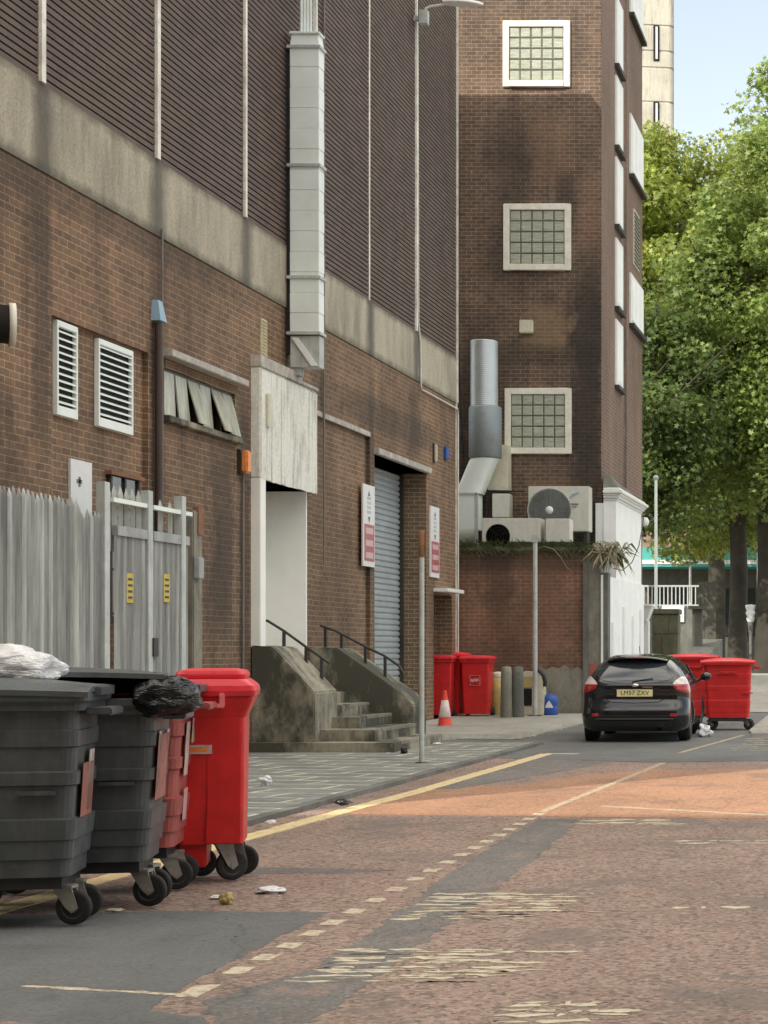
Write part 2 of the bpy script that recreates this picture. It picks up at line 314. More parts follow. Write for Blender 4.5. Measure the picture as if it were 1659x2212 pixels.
M['shutter'] = surf('grey_blue_shutter', (0.38, 0.42, 0.43), 0.5, metal=0.1, var=0.1, scale=2, wpos=True, dirt_amt=0.25)
M['steel_flue'] = surf('bright_flue_steel', (0.60, 0.66, 0.68), 0.42, metal=0.55, var=0.08, scale=2, dirt_amt=0.05)
M['flue_grey'] = surf('grey_painted_steel', (0.25, 0.29, 0.30), 0.5, metal=0.3, var=0.06, scale=2)
M['black'] = surf('black_metal', (0.018, 0.018, 0.018), 0.55, var=0.2)
M['dark_hole'] = surf('dark_interior', (0.012, 0.012, 0.011), 0.9, var=0.2)
M['iron'] = surf('dark_iron_rail', (0.05, 0.047, 0.042), 0.6, metal=0.3, var=0.3, wpos=True)
M['rust'] = surf('rusty_steel', (0.22, 0.11, 0.055), 0.8, var=0.35, scale=4, wpos=True)
M['brown_pipe'] = surf('brown_pipe', (0.065, 0.042, 0.032), 0.6, var=0.25, wpos=True)
M['cable'] = surf('pale_conduit', (0.68, 0.67, 0.62), 0.5, var=0.12, wpos=True)
M['cable_dark'] = surf('grey_conduit', (0.2, 0.18, 0.15), 0.6, var=0.2, wpos=True)
M['grey_plastic'] = surf('dark_grey_bin_plastic', (0.072, 0.080, 0.084), 0.46, var=0.25, scale=5, dirt=(0.17, 0.165, 0.15), dirt_amt=0.35, streak=0.3)
M['grey_lid'] = surf('grey_bin_lid', (0.08, 0.092, 0.096), 0.40, var=0.2, scale=4, dirt=(0.13, 0.13, 0.12), dirt_amt=0.35)
M['faded_red'] = surf('faded_red_bin_plastic', (0.40, 0.10, 0.085), 0.6, var=0.25, scale=5, dirt=(0.15, 0.06, 0.05), streak=0.3)
M['red'] = surf('glossy_red_bin_plastic', (0.62, 0.02, 0.02), 0.42, var=0.16, scale=4, dirt=(0.28, 0.015, 0.015), dirt_amt=0.3, streak=0.15, grain=0.05)
M['red_lid'] = surf('pink_red_bin_lid', (0.72, 0.035, 0.05), 0.36, var=0.1, scale=4, dirt=(0.5, 0.1, 0.1), dirt_amt=0.2)
M['red_handle'] = surf('sky_highlit_red_plastic', (0.80, 0.22, 0.22), 0.45, var=0.15, scale=8)  # pink tone puts the sky's highlight into the red handle's colour
M['rubber'] = surf('tyre_rubber', (0.018, 0.018, 0.018), 0.8, var=0.2, dirt=(0.08, 0.07, 0.06), dirt_amt=0.3)
M['caster'] = surf('pressed_zinc_caster', (0.30, 0.29, 0.26), 0.5, metal=0.4, var=0.25, scale=9, dirt=(0.12, 0.08, 0.05), dirt_amt=0.5)
M['hub'] = surf('dark_wheel_hub', (0.12, 0.115, 0.105), 0.5, metal=0.3, var=0.3, scale=9)
M['orange'] = surf('faded_orange_lens', (0.85, 0.30, 0.08), 0.5, var=0.2, scale=9, wpos=True)
M['paper'] = surf('white_paper', (0.75, 0.75, 0.73), 0.7, var=0.08, scale=8, dirt_amt=0.15)
M['blue_box'] = surf('pale_blue_plastic', (0.28, 0.42, 0.52), 0.5, var=0.1)
M['blue'] = surf('blue_drum_plastic', (0.025, 0.09, 0.36), 0.45, var=0.15, scale=6)
M['cone'] = surf('orange_red_cone_plastic', (0.72, 0.06, 0.03), 0.6, var=0.15, scale=6)
M['cone_white'] = surf('dirty_white_sleeve', (0.72, 0.60, 0.56), 0.6, var=0.15, scale=8)
M['yellow_tub'] = surf('yellowed_tub_plastic', (0.50, 0.40, 0.16), 0.6, var=0.25, scale=5)
M['cream'] = surf('cream_enamel', (0.62, 0.59, 0.46), 0.5, var=0.12, scale=4, streak=0.15, dirt=(0.25, 0.2, 0.12))
M['ac_white'] = surf('off_white_enamel', (0.64, 0.64, 0.57), 0.45, var=0.08, scale=4, streak=0.15, dirt=(0.3, 0.27, 0.2), dirt_amt=0.2)
M['ac_grille'] = surf('grey_wire_grille', (0.48, 0.48, 0.45), 0.5, metal=0.0, var=0.1)
M['sign_red'] = surf('faded_red_sign', (0.42, 0.12, 0.12), 0.5, var=0.15, scale=6, wpos=True)
M['sign_pink'] = surf('bleached_pink_sign', (0.62, 0.42, 0.42), 0.5, var=0.1, scale=6, wpos=True)
M['sign_white'] = surf('white_sign_face', (0.74, 0.74, 0.73), 0.5, var=0.05, scale=6, wpos=True, dirt_amt=0.1)
M['ink'] = surf('grey_sign_ink', (0.16, 0.17, 0.18), 0.6, var=0.2)
M['ink_pale'] = surf('pale_sign_ink', (0.5, 0.5, 0.5), 0.6, var=0.2)
M['sticker_yellow'] = surf('yellow_sticker', (0.55, 0.42, 0.05), 0.5, var=0.2, scale=20)
M['sticker_white'] = surf('worn_white_sticker', (0.6, 0.5, 0.46), 0.6, var=0.3, scale=14, dirt=(0.3, 0.08, 0.06), dirt_amt=0.7)
M['sticker_red'] = surf('faded_red_sticker', (0.36, 0.13, 0.10), 0.6, var=0.25, scale=10, dirt=(0.12, 0.05, 0.04), dirt_amt=0.6)
M['cone_tower'] = stained_concrete('pale_tower_concrete', (0.50, 0.475, 0.40), dark=(0.33, 0.315, 0.265), amt=0.6, lo=0.45, hi=0.65, sc=0.5)
M['turq'] = surf('turquoise_fascia', (0.08, 0.42, 0.38), 0.5, var=0.2, scale=0.6, wpos=True)
M['tile_roof'] = surf('brown_tile_roof', (0.17, 0.11, 0.085), 0.8, var=0.2, scale=2, wpos=True)
M['stone_green'] = stained_concrete('greenish_sandstone', (0.16, 0.155, 0.10), dark=(0.05, 0.055, 0.03), amt=0.6)
M['stone_grey'] = stained_concrete('grey_stone', (0.2, 0.2, 0.18), amt=0.45)
M['timber'] = surf('grey_timber_hoarding', (0.10, 0.095, 0.075), 0.8, var=0.25, scale=3, wpos=True, streak=0.4)
M['shop_glass'] = surf('dark_shop_glass', (0.03, 0.035, 0.035), 0.15, var=0.2)
M['bark'] = surf('plane_tree_bark', (0.045, 0.040, 0.028), 0.85, var=0.45, scale=1.6, wpos=True, dirt=(0.10, 0.085, 0.05), dirt_amt=0.5, grain=0.5)
M['dry_plant'] = surf('pale_dry_stalk', (0.42, 0.38, 0.26), 0.8, var=0.3, scale=9)
M['weed'] = surf('weed_leaf', (0.07, 0.10, 0.03), 0.7, var=0.4, scale=9)
M['car_paint'] = surf('black_car_paint', (0.006, 0.007, 0.010), 0.16, metal=0.2, var=0.1, scale=2, dirt=(0.02, 0.018, 0.016), dirt_amt=0.2, coat=0.8)
M['car_trim'] = surf('black_car_trim', (0.012, 0.012, 0.012), 0.5, var=0.1)
M['car_glass'] = surf('tinted_car_glass', (0.03, 0.036, 0.045), 0.04, var=0.05, dirt_amt=0.0, spec=0.9)
M['lamp_red'] = surf('red_lamp_lens', (0.42, 0.012, 0.018), 0.15, var=0.15, scale=12, coat=1.0)
M['lamp_clear'] = surf('clear_lamp_lens', (0.62, 0.55, 0.52), 0.15, var=0.15, scale=12, coat=1.0)
M['chrome'] = surf('chrome', (0.75, 0.75, 0.75), 0.15, metal=1.0, var=0.05)
M['plate'] = surf('yellow_number_plate', (0.85, 0.75, 0.38), 0.4, var=0.05)
M['plate_ink'] = surf('black_plate_ink', (0.02, 0.02, 0.02), 0.5, var=0.05)

def block_glass():
    m, n, b = new_mat('glass_block')
    pos = world_pos(n)
    base = ramp(n, noise(n, scaled(n, pos, (2.0, 1, 16)), 1.6, 6, 0.7), [(0.3, (0.26, 0.29, 0.23)), (0.55, (0.44, 0.46, 0.37)), (0.75, (0.66, 0.66, 0.54))])
    n.links.new(base, b.inputs['Base Color']); b.inputs['Roughness'].default_value = 0.25
    bump(n, b, noise(n, scaled(n, pos, (2, 1, 20)), 2, 4), 0.3, 0.02)
    return m
M['glassblock'] = block_glass()
def pane_mat():
    m, n, b = new_mat('dirty_obscured_pane')
    pos = world_pos(n)
    base = ramp(n, noise(n, scaled(n, pos, (4, 4, 0.8)), 1.8, 6, 0.7), [(0.3, (0.20, 0.195, 0.14)), (0.7, (0.56, 0.55, 0.43))])
    n.links.new(base, b.inputs['Base Color']); b.inputs['Roughness'].default_value = 0.3
    return m
M['pane'] = pane_mat()
def bag_mat(name, c, rough, trans=0.0):
    m, n, b = new_mat(name)
    pos = obj_pos(n)
    base = ramp(n, noise(n, pos, 9, 6, 0.7), [(0.3, tuple(x * 0.75 for x in c)), (0.7, c)])
    n.links.new(base, b.inputs['Base Color']); b.inputs['Roughness'].default_value = rough
    bump(n, b, noise(n, scaled(n, pos, (1, 1.5, 3)), 7, 3, 0.55), 0.8, 0.06)
    return m
M['bag_black'] = bag_mat('black_bin_bag', (0.012, 0.012, 0.013), 0.22)
M['bag_white'] = bag_mat('white_plastic_bag', (0.85, 0.85, 0.86), 0.35)
def leaf_mat(name, lo, mid, hi):
    m, n, b = new_mat(name)
    g = N(n, 'ShaderNodeNewGeometry')
    r = ramp(n, g.outputs['Random Per Island'], [(0.0, lo), (0.55, mid), (1.0, hi)])
    f = ramp(n, noise(n, g.outputs['Position'], 0.5, 4), [(0.35, 0.75), (0.65, 1.2)])
    base = mix(n, r, f, 1.0, 'MULTIPLY')
    n.links.new(base, b.inputs['Base Color']); b.inputs['Roughness'].default_value = 0.5
    tr = N(n, 'ShaderNodeBsdfTranslucent'); n.links.new(mix(n, base, (1.0, 0.95, 0.3), 0.12), tr.inputs[0])
    ms = N(n, 'ShaderNodeMixShader'); ms.inputs[0].default_value = 0.42
    n.links.new(b.outputs[0], ms.inputs[1]); n.links.new(tr.outputs[0], ms.inputs[2])
    n.links.new(ms.outputs[0], n.nodes['Material Output'].inputs[0])
    return m
M['leaf_a'] = leaf_mat('plane_leaves_yellow_green', (0.12, 0.17, 0.025), (0.26, 0.33, 0.05), (0.48, 0.52, 0.11))
M['leaf_b'] = leaf_mat('plane_leaves_mid_green', (0.08, 0.14, 0.03), (0.19, 0.28, 0.06), (0.38, 0.46, 0.13))
M['leaf_c'] = leaf_mat('plane_leaves_dark_green', (0.04, 0.08, 0.02), (0.10, 0.17, 0.04), (0.22, 0.30, 0.08))

# ------------------------------------------------------------ mesh helpers
class MB:
    def __init__(s): s.v = []; s.f = []; s.sm = []
    def add(s, vs, fs, smooth=False):
        k = len(s.v); s.v += [tuple(v) for v in vs]; s.f += [tuple(i + k for i in f) for f in fs]; s.sm += [smooth] * len(fs); return s
    def box(s, x0, x1, y0, y1, z0, z1):
        if x0 > x1: x0, x1 = x1, x0
        if y0 > y1: y0, y1 = y1, y0
        if z0 > z1: z0, z1 = z1, z0
        vs = [(x0, y0, z0), (x1, y0, z0), (x1, y1, z0), (x0, y1, z0), (x0, y0, z1), (x1, y0, z1), (x1, y1, z1), (x0, y1, z1)]
        return s.add(vs, [(0, 3, 2, 1), (4, 5, 6, 7), (0, 1, 5, 4), (1, 2, 6, 5), (2, 3, 7, 6), (3, 0, 4, 7)])
    def hexa(s, b, t):                    # bottom quad, top quad (both counter-clockwise from above)
        return s.add(list(b) + list(t), [(3, 2, 1, 0), (4, 5, 6, 7), (0, 1, 5, 4), (1, 2, 6, 5), (2, 3, 7, 6), (3, 0, 4, 7)])
    def quad(s, a, b, c, d): return s.add([a, b, c, d], [(0, 1, 2, 3)])
    def prism(s, poly, d0, d1, axis='y'):  # polygon in the plane across the axis
        n = len(poly)
        def mk(p, d): return (p[0], d, p[1]) if axis == 'y' else ((d, p[0], p[1]) if axis == 'x' else (p[0], p[1], d))
        vs = [mk(p, d0) for p in poly] + [mk(p, d1) for p in poly]
        fs = [tuple(range(n)), tuple(range(2 * n - 1, n - 1, -1))] + [(i, i + n, (i + 1) % n + n, (i + 1) % n) for i in range(n)]
        return s.add(vs, fs)
    def tube(s, pts, r, seg=10, smooth=True, caps=True):
        pts = [Vector(p) for p in pts]; n = len(pts); rs = r if isinstance(r, (list, tuple)) else [r] * n
        vs = []; up = None
        for i, p in enumerate(pts):
            d = (pts[min(i + 1, n - 1)] - pts[max(i - 1, 0)]).normalized()
            if up is None: up = Vector((0, 0, 1)) if abs(d.z) < 0.9 else Vector((1, 0, 0))
            a = d.cross(up)
            if a.length < 1e-4: a = d.cross(Vector((0.3, 1, 0.2)))
            a.normalize(); b = a.cross(d).normalized(); up = b
            for k in range(seg):
                t = 2 * PI * k / seg; vs.append(p + (a * math.cos(t) + b * math.sin(t)) * rs[i])
        fs = [(i * seg + k, i * seg + (k + 1) % seg, (i + 1) * seg + (k + 1) % seg, (i + 1) * seg + k) for i in range(n - 1) for k in range(seg)]
        s.add(vs, fs, smooth)
        if caps: s.add(vs[:seg][::-1], [tuple(range(seg))]); s.add(vs[-seg:], [tuple(range(seg))])
        return s
    def lathe(s, prof, c=(0, 0, 0), axis='z', seg=24, smooth=True):   # prof: (radius, height)
        vs = []
        for r, h in prof:
            for k in range(seg):
                t = 2 * PI * k / seg; a, b = r * math.cos(t), r * math.sin(t)
                p = (a, b, h) if axis == 'z' else ((h, a, b) if axis == 'x' else (b, h, a))
                vs.append((p[0] + c[0], p[1] + c[1], p[2] + c[2]))
        n = len(prof)
        fs = [(i * seg + k, i * seg + (k + 1) % seg, (i + 1) * seg + (k + 1) % seg, (i + 1) * seg + k) for i in range(n - 1) for k in range(seg)]
        s.add(vs, fs, smooth)
        if prof[0][0] > 1e-4: s.add(vs[:seg][::-1], [tuple(range(seg))])
        if prof[-1][0] > 1e-4: s.add(vs[-seg:], [tuple(range(seg))])
        return s
    def grid(s, rows, smooth=True):
        n, m = len(rows), len(rows[0]); vs = [p for r in rows for p in r]
        return s.add(vs, [(i * m + j, i * m + j + 1, (i + 1) * m + j + 1, (i + 1) * m + j) for i in range(n - 1) for j in range(m - 1)], smooth)
    def mesh(s, name, mat):
        me = bpy.data.meshes.new(name); me.from_pydata(s.v, [], s.f); me.update()
        me.polygons.foreach_set('use_smooth', s.sm)
        if mat: me.materials.append(mat)
        return me
    def build(s, name, mat, parent=None, local=False, bevel=0.0, fix=True, label=None, at=None):
        if parent is not None and not local:
            o = Vector(parent_loc(parent)); s.v = [tuple(Vector(v) - o) for v in s.v]
        if at is not None and parent is None:
            s.v = [tuple(Vector(v) - Vector(at)) for v in s.v]
        me = s.mesh(name, mat)
        if fix:
            import bmesh
            bm = bmesh.new(); bm.from_mesh(me); bmesh.ops.remove_doubles(bm, verts=bm.verts, dist=1e-5) if bevel else None
            bmesh.ops.recalc_face_normals(bm, faces=bm.faces)
            if bevel:
                ed = [e for e in bm.edges if len(e.link_faces) == 2 and e.calc_face_angle(0) > 0.6]
                bmesh.ops.bevel(bm, geom=ed, offset=bevel, segments=2, affect='EDGES', clamp_overlap=True)
            bm.to_mesh(me); bm.free()
        ob = bpy.data.objects.new(name, me); col.objects.link(ob)
        if at is not None and parent is None: ob.location = at
        if parent is not None: ob.parent = parent
        if label: ob['label'] = label
        return ob
def parent_loc(o):
    p = Vector((0, 0, 0))
    while o is not None: p += Vector(o.location); o = o.parent
    return p
def tag(o, label, cat, group=None, kind=None):
    o['label'] = label; o['category'] = cat
    if group: o['group'] = group
    if kind: o['kind'] = kind
    return o
def thing(name, loc, label, cat, group=None, rz=0.0):
    o = bpy.data.objects.new(name, None); col.objects.link(o); o.location = loc; o.rotation_euler = (0, 0, rz)
    o.empty_display_size = 0.2
    return tag(o, label, cat, group)
def struct(name, mb, mat, label=None):
    o = mb.build(name, mat); o['kind'] = 'structure'
    if label: o['label'] = label
    return o
def kids(o): return [c for c in bpy.data.objects if c.parent is o]
def copy_tree(o, parent=None):
    ks = kids(o)
    c = o.copy(); col.objects.link(c)
    if parent is not None: c.parent = parent
    for k in ks: copy_tree(k, c)
    return c
def text_mb(txt, size, thick=0.004):
    cu = bpy.data.curves.new('t', 'FONT'); cu.body = txt; cu.size = size; cu.extrude = thick; cu.align_x = 'CENTER'; cu.align_y = 'CENTER'; cu.resolution_u = 3
    ob = bpy.data.objects.new('t', cu); col.objects.link(ob)
    dg = bpy.context.evaluated_depsgraph_get(); me = bpy.data.meshes.new_from_object(ob.evaluated_get(dg))
    mb = MB(); mb.add([v.co[:] for v in me.vertices], [tuple(p.vertices) for p in me.polygons])
    bpy.data.objects.remove(ob); bpy.data.curves.remove(cu); bpy.data.meshes.remove(me)
    return mb
# ------------------------------------------------------------ the ground
def gh(y): 
    t = min(1, max(0, (y - 46) / 20)); return 0.7 * t * t * (3 - 2 * t)
g = MB(); ys = [-60, -20, 0, 10, 20, 30, 40, 46] + [46 + i * 1.25 for i in range(1, 17)] + [80, 120, 200, 400, 900]
g.grid([[(x, y, gh(y)) for x in (-400, -60, -12, 0, 12, 60, 400)] for y in ys])
struct('ground', g, M['tar_old'])

def sheet(name, poly, z, mat, jit=0.0, step=0.25, seed=1):
    rnd = random.Random(seed); pts = []
    n = len(poly)
    for i in range(n):
        a, b = Vector(poly[i]), Vector(poly[(i + 1) % n]); L = (b - a).length
        k = max(1, int(L / step)) if jit else 1
        for j in range(k):
            p = a.lerp(b, j / k)
            if jit: p = p + Vector((rnd.uniform(-jit, jit), rnd.uniform(-jit, jit)))
            pts.append((p.x, p.y, z))
    m = MB(); k = len(pts); m.add(pts, [tuple(range(k))]); m.add([p for q in zip(pts, [(p[0], p[1], 0.0005) for p in pts]) for p in q], [(2 * i, 2 * i + 1, (2 * i + 3) % (2 * k), (2 * i + 2) % (2 * k)) for i in range(k)]); return struct(name, m, mat)

KX = -5.78       # kerb line
sheet('road', [(KX, -40), (12, -40), (12, 27.2), (-1.5, 27.0), (-3.4, 26.6), (-4.9, 27.9), (KX, 28.6)], 0.002, M['road'], 0.04, 0.6, 2)
sheet('asphalt_or_sunlit_patch', [(-5.35, 17.8), (-2.2, 17.4), (12, 16.2), (12, 24.4), (-3.1, 24.4), (-3.9, 23.4), (-4.35, 21.6), (-5.25, 21.2)], 0.0038, M['road_sunlit'], 0.03, 0.12, 3)  # painted pool of sunlight: brighter sheet over the sunlit stretch of road
sheet('asphalt_or_sunlit_patch', [(-9.5, 6.4), (-3.35, 6.4), (-3.28, 8.05), (-3.36, 8.9), (-3.42, 11.2), (-4.4, 11.25), (-5.6, 11.0), (-9.5, 11.1)], 0.0038, M['tar'], 0.018, 0.07, 4)
sheet('asphalt_or_sunlit_patch', [(-3.12, 8.32), (-2.9, 7.9), (-2.53, 7.0), (-2.47, 8.2), (-2.56, 10.2), (-2.66, 12.8), (-2.9, 17.25), (-3.33, 17.35), (-3.22, 14.6), (-3.08, 12.2), (-2.93, 10.4), (-2.9, 9.2)], 0.0038, M['tar_worn'], 0.03, 0.07, 5)
sheet('asphalt_or_sunlit_patch', [(-4.85, 7.0), (-2.5, 7.0), (-2.60, 7.5), (-3.0, 8.0), (-3.5, 8.25), (-4.2, 8.3), (-4.9, 8.1)], 0.0056, M['tar'], 0.018, 0.06, 6)
sheet('asphalt_or_sunlit_patch', [(-4.25, 7.3), (-3.32, 7.3), (-3.38, 7.72), (-3.75, 7.9), (-4.2, 7.85)], 0.0074, M['road'], 0.02, 0.06, 7)
sheet('asphalt_or_sunlit_patch', [(-5.3, 21.0), (-4.95, 21.0), (-4.2, 24.5), (-3.9, 26.5), (-4.4, 27.5), (-5.3, 27.5)], 0.0056, M['tar_worn'], 0.03, 0.1, 8)
sheet('asphalt_or_sunlit_patch', [(KX, 26.9), (-3.4, 25.9), (-1.2, 26.3), (-1.0, 27.2), (-2.6, 33.5), (-3.0, 45.5), (-6.4, 45.5), (-6.35, 32.2), (-9.6, 32.2), (-9.6, 30.6), (KX, 30.6)], 0.0074, M['tar'], 0.03, 0.1, 9)
sheet('asphalt_or_sunlit_patch', [(-4.8, 13.1), (-3.9, 13.15), (-3.55, 13.35), (-4.6, 13.5), (-5.5, 13.4)], 0.0038, M['tar_worn'], 0.02, 0.06, 10)
m = MB(); m.box(-9.64, KX - 0.14, -30, 30.55, -0.05, 0.05); m.box(-10.5, -6.5, 32.2, 42.1, -0.05, 0.018)
struct('pavement', m, M['paving'])
m = MB()
y = -30.0
while y < 30.4:
    m.box(KX - 0.137, KX, y, min(y + 0.9, 30.55), -0.05, 0.052); y += 0.907
struct('kerb', m, M['kerb'])
m = MB(); m.hexa([(-9.62, 33.0, 0.005), (-6.6, 32.5, 0.005), (-6.55, 42.05, 0.005), (-9.62, 42.05, 0.005)], [(-9.62, 33.1, 0.09), (-6.66, 32.62, 0.07), (-6.6, 42.05, 0.12), (-9.62, 42.05, 0.12)])
m.hexa([(-2.65, 34.6, 0.005), (14, 34.2, 0.005), (14, 45.9, 0.005), (-2.9, 45.9, 0.005)], [(-2.7, 34.7, 0.07), (14, 34.3, 0.07), (14, 45.9, 0.07), (-2.95, 45.9, 0.07)])
struct('pavement', m, M['pave_pale'])
m = MB(); m.quad((-2.9, 46.2, gh(46.2) + .02), (16, 46.2, gh(46.2) + .02), (16, 66, gh(66) + .018), (-4.5, 66, gh(66) + .018))
gg = MB(); gg.grid([[(x, y, gh(y) + 0.012) for x in (-5.6 + (y - 46) * -0.02, 4, 20)] for y in [46 + i * 1.25 for i in range(17)] + [80, 120]])
struct('path', gg, M['pave_pale'])

# painted markings: thin worn slabs of paint with ragged edges, bedded on the stone
rgp = random.Random(70)
def slab(mb, poly, z, jit=.006, step=.05):
    pts = []; n = len(poly)
    for i in range(n):
        a_, b_ = Vector(poly[i]), Vector(poly[(i + 1) % n]); k = max(1, int((b_ - a_).length / step))
        for j in range(k): p = a_.lerp(b_, j / k); pts.append((p.x + rgp.uniform(-jit, jit), p.y + rgp.uniform(-jit, jit) * 2))
    k = len(pts); mb.add([(p[0], p[1], z) for p in pts], [tuple(range(k))]); mb.add([v for p in pts for v in ((p[0], p[1], z), (p[0], p[1], .001))], [(2 * i, 2 * i + 1, (2 * i + 3) % (2 * k), (2 * i + 2) % (2 * k)) for i in range(k)])
def strip(mb, pts, w, z, step=.12):
    pts = [Vector(p) for p in pts]; L, R_ = [], []
    for i, p in enumerate(pts):
        d = (pts[min(i + 1, len(pts) - 1)] - pts[max(i - 1, 0)]).normalized(); nr = Vector((-d.y, d.x)) * w / 2; L.append(p + nr); R_.append(p - nr)
    slab(mb, L + R_[::-1], z, .008, step)
m = MB(); strip(m, [(-5.46, 2), (-5.44, 15.5), (-5.37, 18.3), (-5.29, 20.5), (-5.26, 23.9), (-5.22, 27.9)], 0.19, 0.0092); strip(m, [(-5.25, 27.95), (-4.75, 27.9)], 0.14, 0.0094)
struct('road_marking', m, M['yellow_line'])
m = MB()
for i, yy in enumerate([8.62, 9.17, 9.55, 9.94, 10.36, 10.77, 11.23, 11.72, 12.26, 12.8, 13.3, 13.8, 14.3, 14.8, 15.3, 15.8, 16.3, 16.8, 17.3, 17.8]):
    xx = -3.24 - max(0, yy - 10) * 0.022; L = 0.30 if i == 0 else 0.2
    slab(m, [(xx - .055, yy - L / 2), (xx + .055, yy - L / 2), (xx + .05, yy + L / 2), (xx - .06, yy + L / 2)], .0056, .008, .03)
struct('road_marking', m, M['dash_paint'])
m = MB(); strip(m, [(-4.11, 8.74), (-3.30, 8.54)], 0.045, 0.0054, .05); struct('road_marking', m, M['dash_paint'])
m = MB(); strip(m, [(-3.42, 18.0), (-3.3, 22), (-3.2, 25.7)], 0.09, 0.0076); strip(m, [(-2.95, 18.7), (-1.2, 17.7)], 0.12, .0056)
strip(m, [(-3.25, 28.2), (-2.75, 33.8)], 0.08, 0.0092); struct('road_marking', m, M['faint_paint'])
m = MB(); rg = random.Random(77)
def hatch(x0, x1, y0, y1, n, z=.0056):      # what traffic has left of painted letters: broken bars across the road
    for i in range(n):
        y = y0 + (y1 - y0) * (i + rg.uniform(.2, .8)) / n; x = x0 + rg.uniform(0, .12) * (x1 - x0)
        while x < x1:
            L = rg.uniform(.08, .6) * (x1 - x0); h = rg.uniform(.012, .045); k = rg.uniform(-.02, .02)
            slab(m, [(x, y - h * .3 + k), (x + L * .5, y - h + k), (x + L, y - h * .2), (x + L * .95, y + h * rg.uniform(.2, 1)), (x + L * .4, y + h), (x + .02, y + h * .4 + k)], z, .012, .05); x += L + rg.uniform(.02, .15) * (x1 - x0)
hatch(-3.0, -2.15, 10.85, 12.1, 13); hatch(-2.95, -2.05, 8.8, 9.85, 12); hatch(-3.0, -2.15, 16.7, 17.3, 4); hatch(-1.75, -1.3, 7.9, 8.4, 5); hatch(-2.6, -1.3, 28.6, 33.2, 9, .0092); hatch(-1.9, -.9, 15.0, 15.5, 2); hatch(-1.4, -.9, 11.3, 11.5, 1)
struct('road_marking', m, M['ghost_paint'])

# ------------------------------------------------------------ the long left building
B = thing('brick_building', (-9.64, 26.0, 0), 'long brown brick building with grey concrete band and ribbed dark brown upper cladding', 'building')
BY0, BY1 = 12.2, 40.8
m = MB()
def wp(y0, y1, z0, z1, X=WX, t=0.75): m.box(X - t, X, y0, y1, z0, z1)
wp(BY0, 21.2, 0, 6.99)
wp(21.2, 23.95, 5.42, 6.99); wp(21.2, 23.95, 0, 5.42, WX - 0.07, 0.68)
wp(23.95, 24.48, 0, 6.99); wp(24.48, 27.1, 0, 4.68); wp(24.48, 27.1, 5.32, 6.99); wp(27.1, 27.95, 0, 6.99)
wp(27.95, 30.45, 4.17, 6.99); wp(27.95, 30.45, 0, 1.1); wp(30.45, 30.7, 0, 6.99)
wp(30.7, 34.1, 5.57, 6.99); wp(30.7, 34.1, 0, 5.57, WX - 0.07, 0.68); wp(34.1, 34.4, 0, 6.99)
wp(34.4, 38.2, 5.2, 6.99); wp(38.2, 38.83, 0, 6.99); wp(38.83, 40.45, 2.74, 6.99); wp(40.45, BY1, 0, 6.99)
m.build('wall', M['brick_left'], B)
m = MB()   # reveals that face the street's length
m.box(-10.38, WX - 0.012, 38.195, 38.3, 0, 5.19); m.build('reveal', M['brick_reveal'], B)
m = MB(); m.box(-10.3, WX - 0.012, 40.44, 40.6, 0, 2.73); m.build('reveal', M['brick_reveal'], B)
m = MB(); m.box(-24, -10.4, BY0 + 0.02, BY1 - 0.02, 0, 18.0); m.box(-10.4, -10.36, BY0 + .05, 27.9, 0, 7.8); m.box(-10.4, -10.36, 30.5, BY1 - .05, 0, 7.8)
m.build('core', M['brick_reveal'], B)
m = MB(); m.box(WX - 0.75, WX + 0.02, BY0, BY1, 6.993, 7.98); m.build('concrete_band', M['band'], B)
# ribbed cladding
m = MB(); z = 7.985
while z < 18:
    m.box(WX - 0.7, WX + 0.012, BY0 + .01, BY1, z, z + 0.062); z += 0.086
m.build('cladding', M['clad'], B)
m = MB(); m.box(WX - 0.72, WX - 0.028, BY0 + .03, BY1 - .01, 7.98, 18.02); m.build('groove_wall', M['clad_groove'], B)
for k in range(-2, 6):
    yy = 38560 * (0.000542 + 0.0000851 * k)
    if yy < BY0: continue
    m = MB(); m.box(WX - 0.02, WX + (0.05 if k != 4 else 0.018), yy - 0.045, yy + (0.06 if k < 2 else 0.03), 7.99, 18.0)
    m.build('joint_strip', M['joint'], B)
m = MB(); m.box(WX - 0.05, WX + 0.03, BY1 - 0.05, BY1 + 0.01, 0, 7.0); m.box(WX - .05, WX + 0.05, BY1 - 0.03, BY1 + 0.012, 7.0, 18.0); m.build('corner_strip', M['joint'], B)
# recess lips
m = MB(); m.box(WX - 0.05, WX + 0.012, 30.7, 34.1, 5.49, 5.575); m.build('lintel', M['lintel'], B)

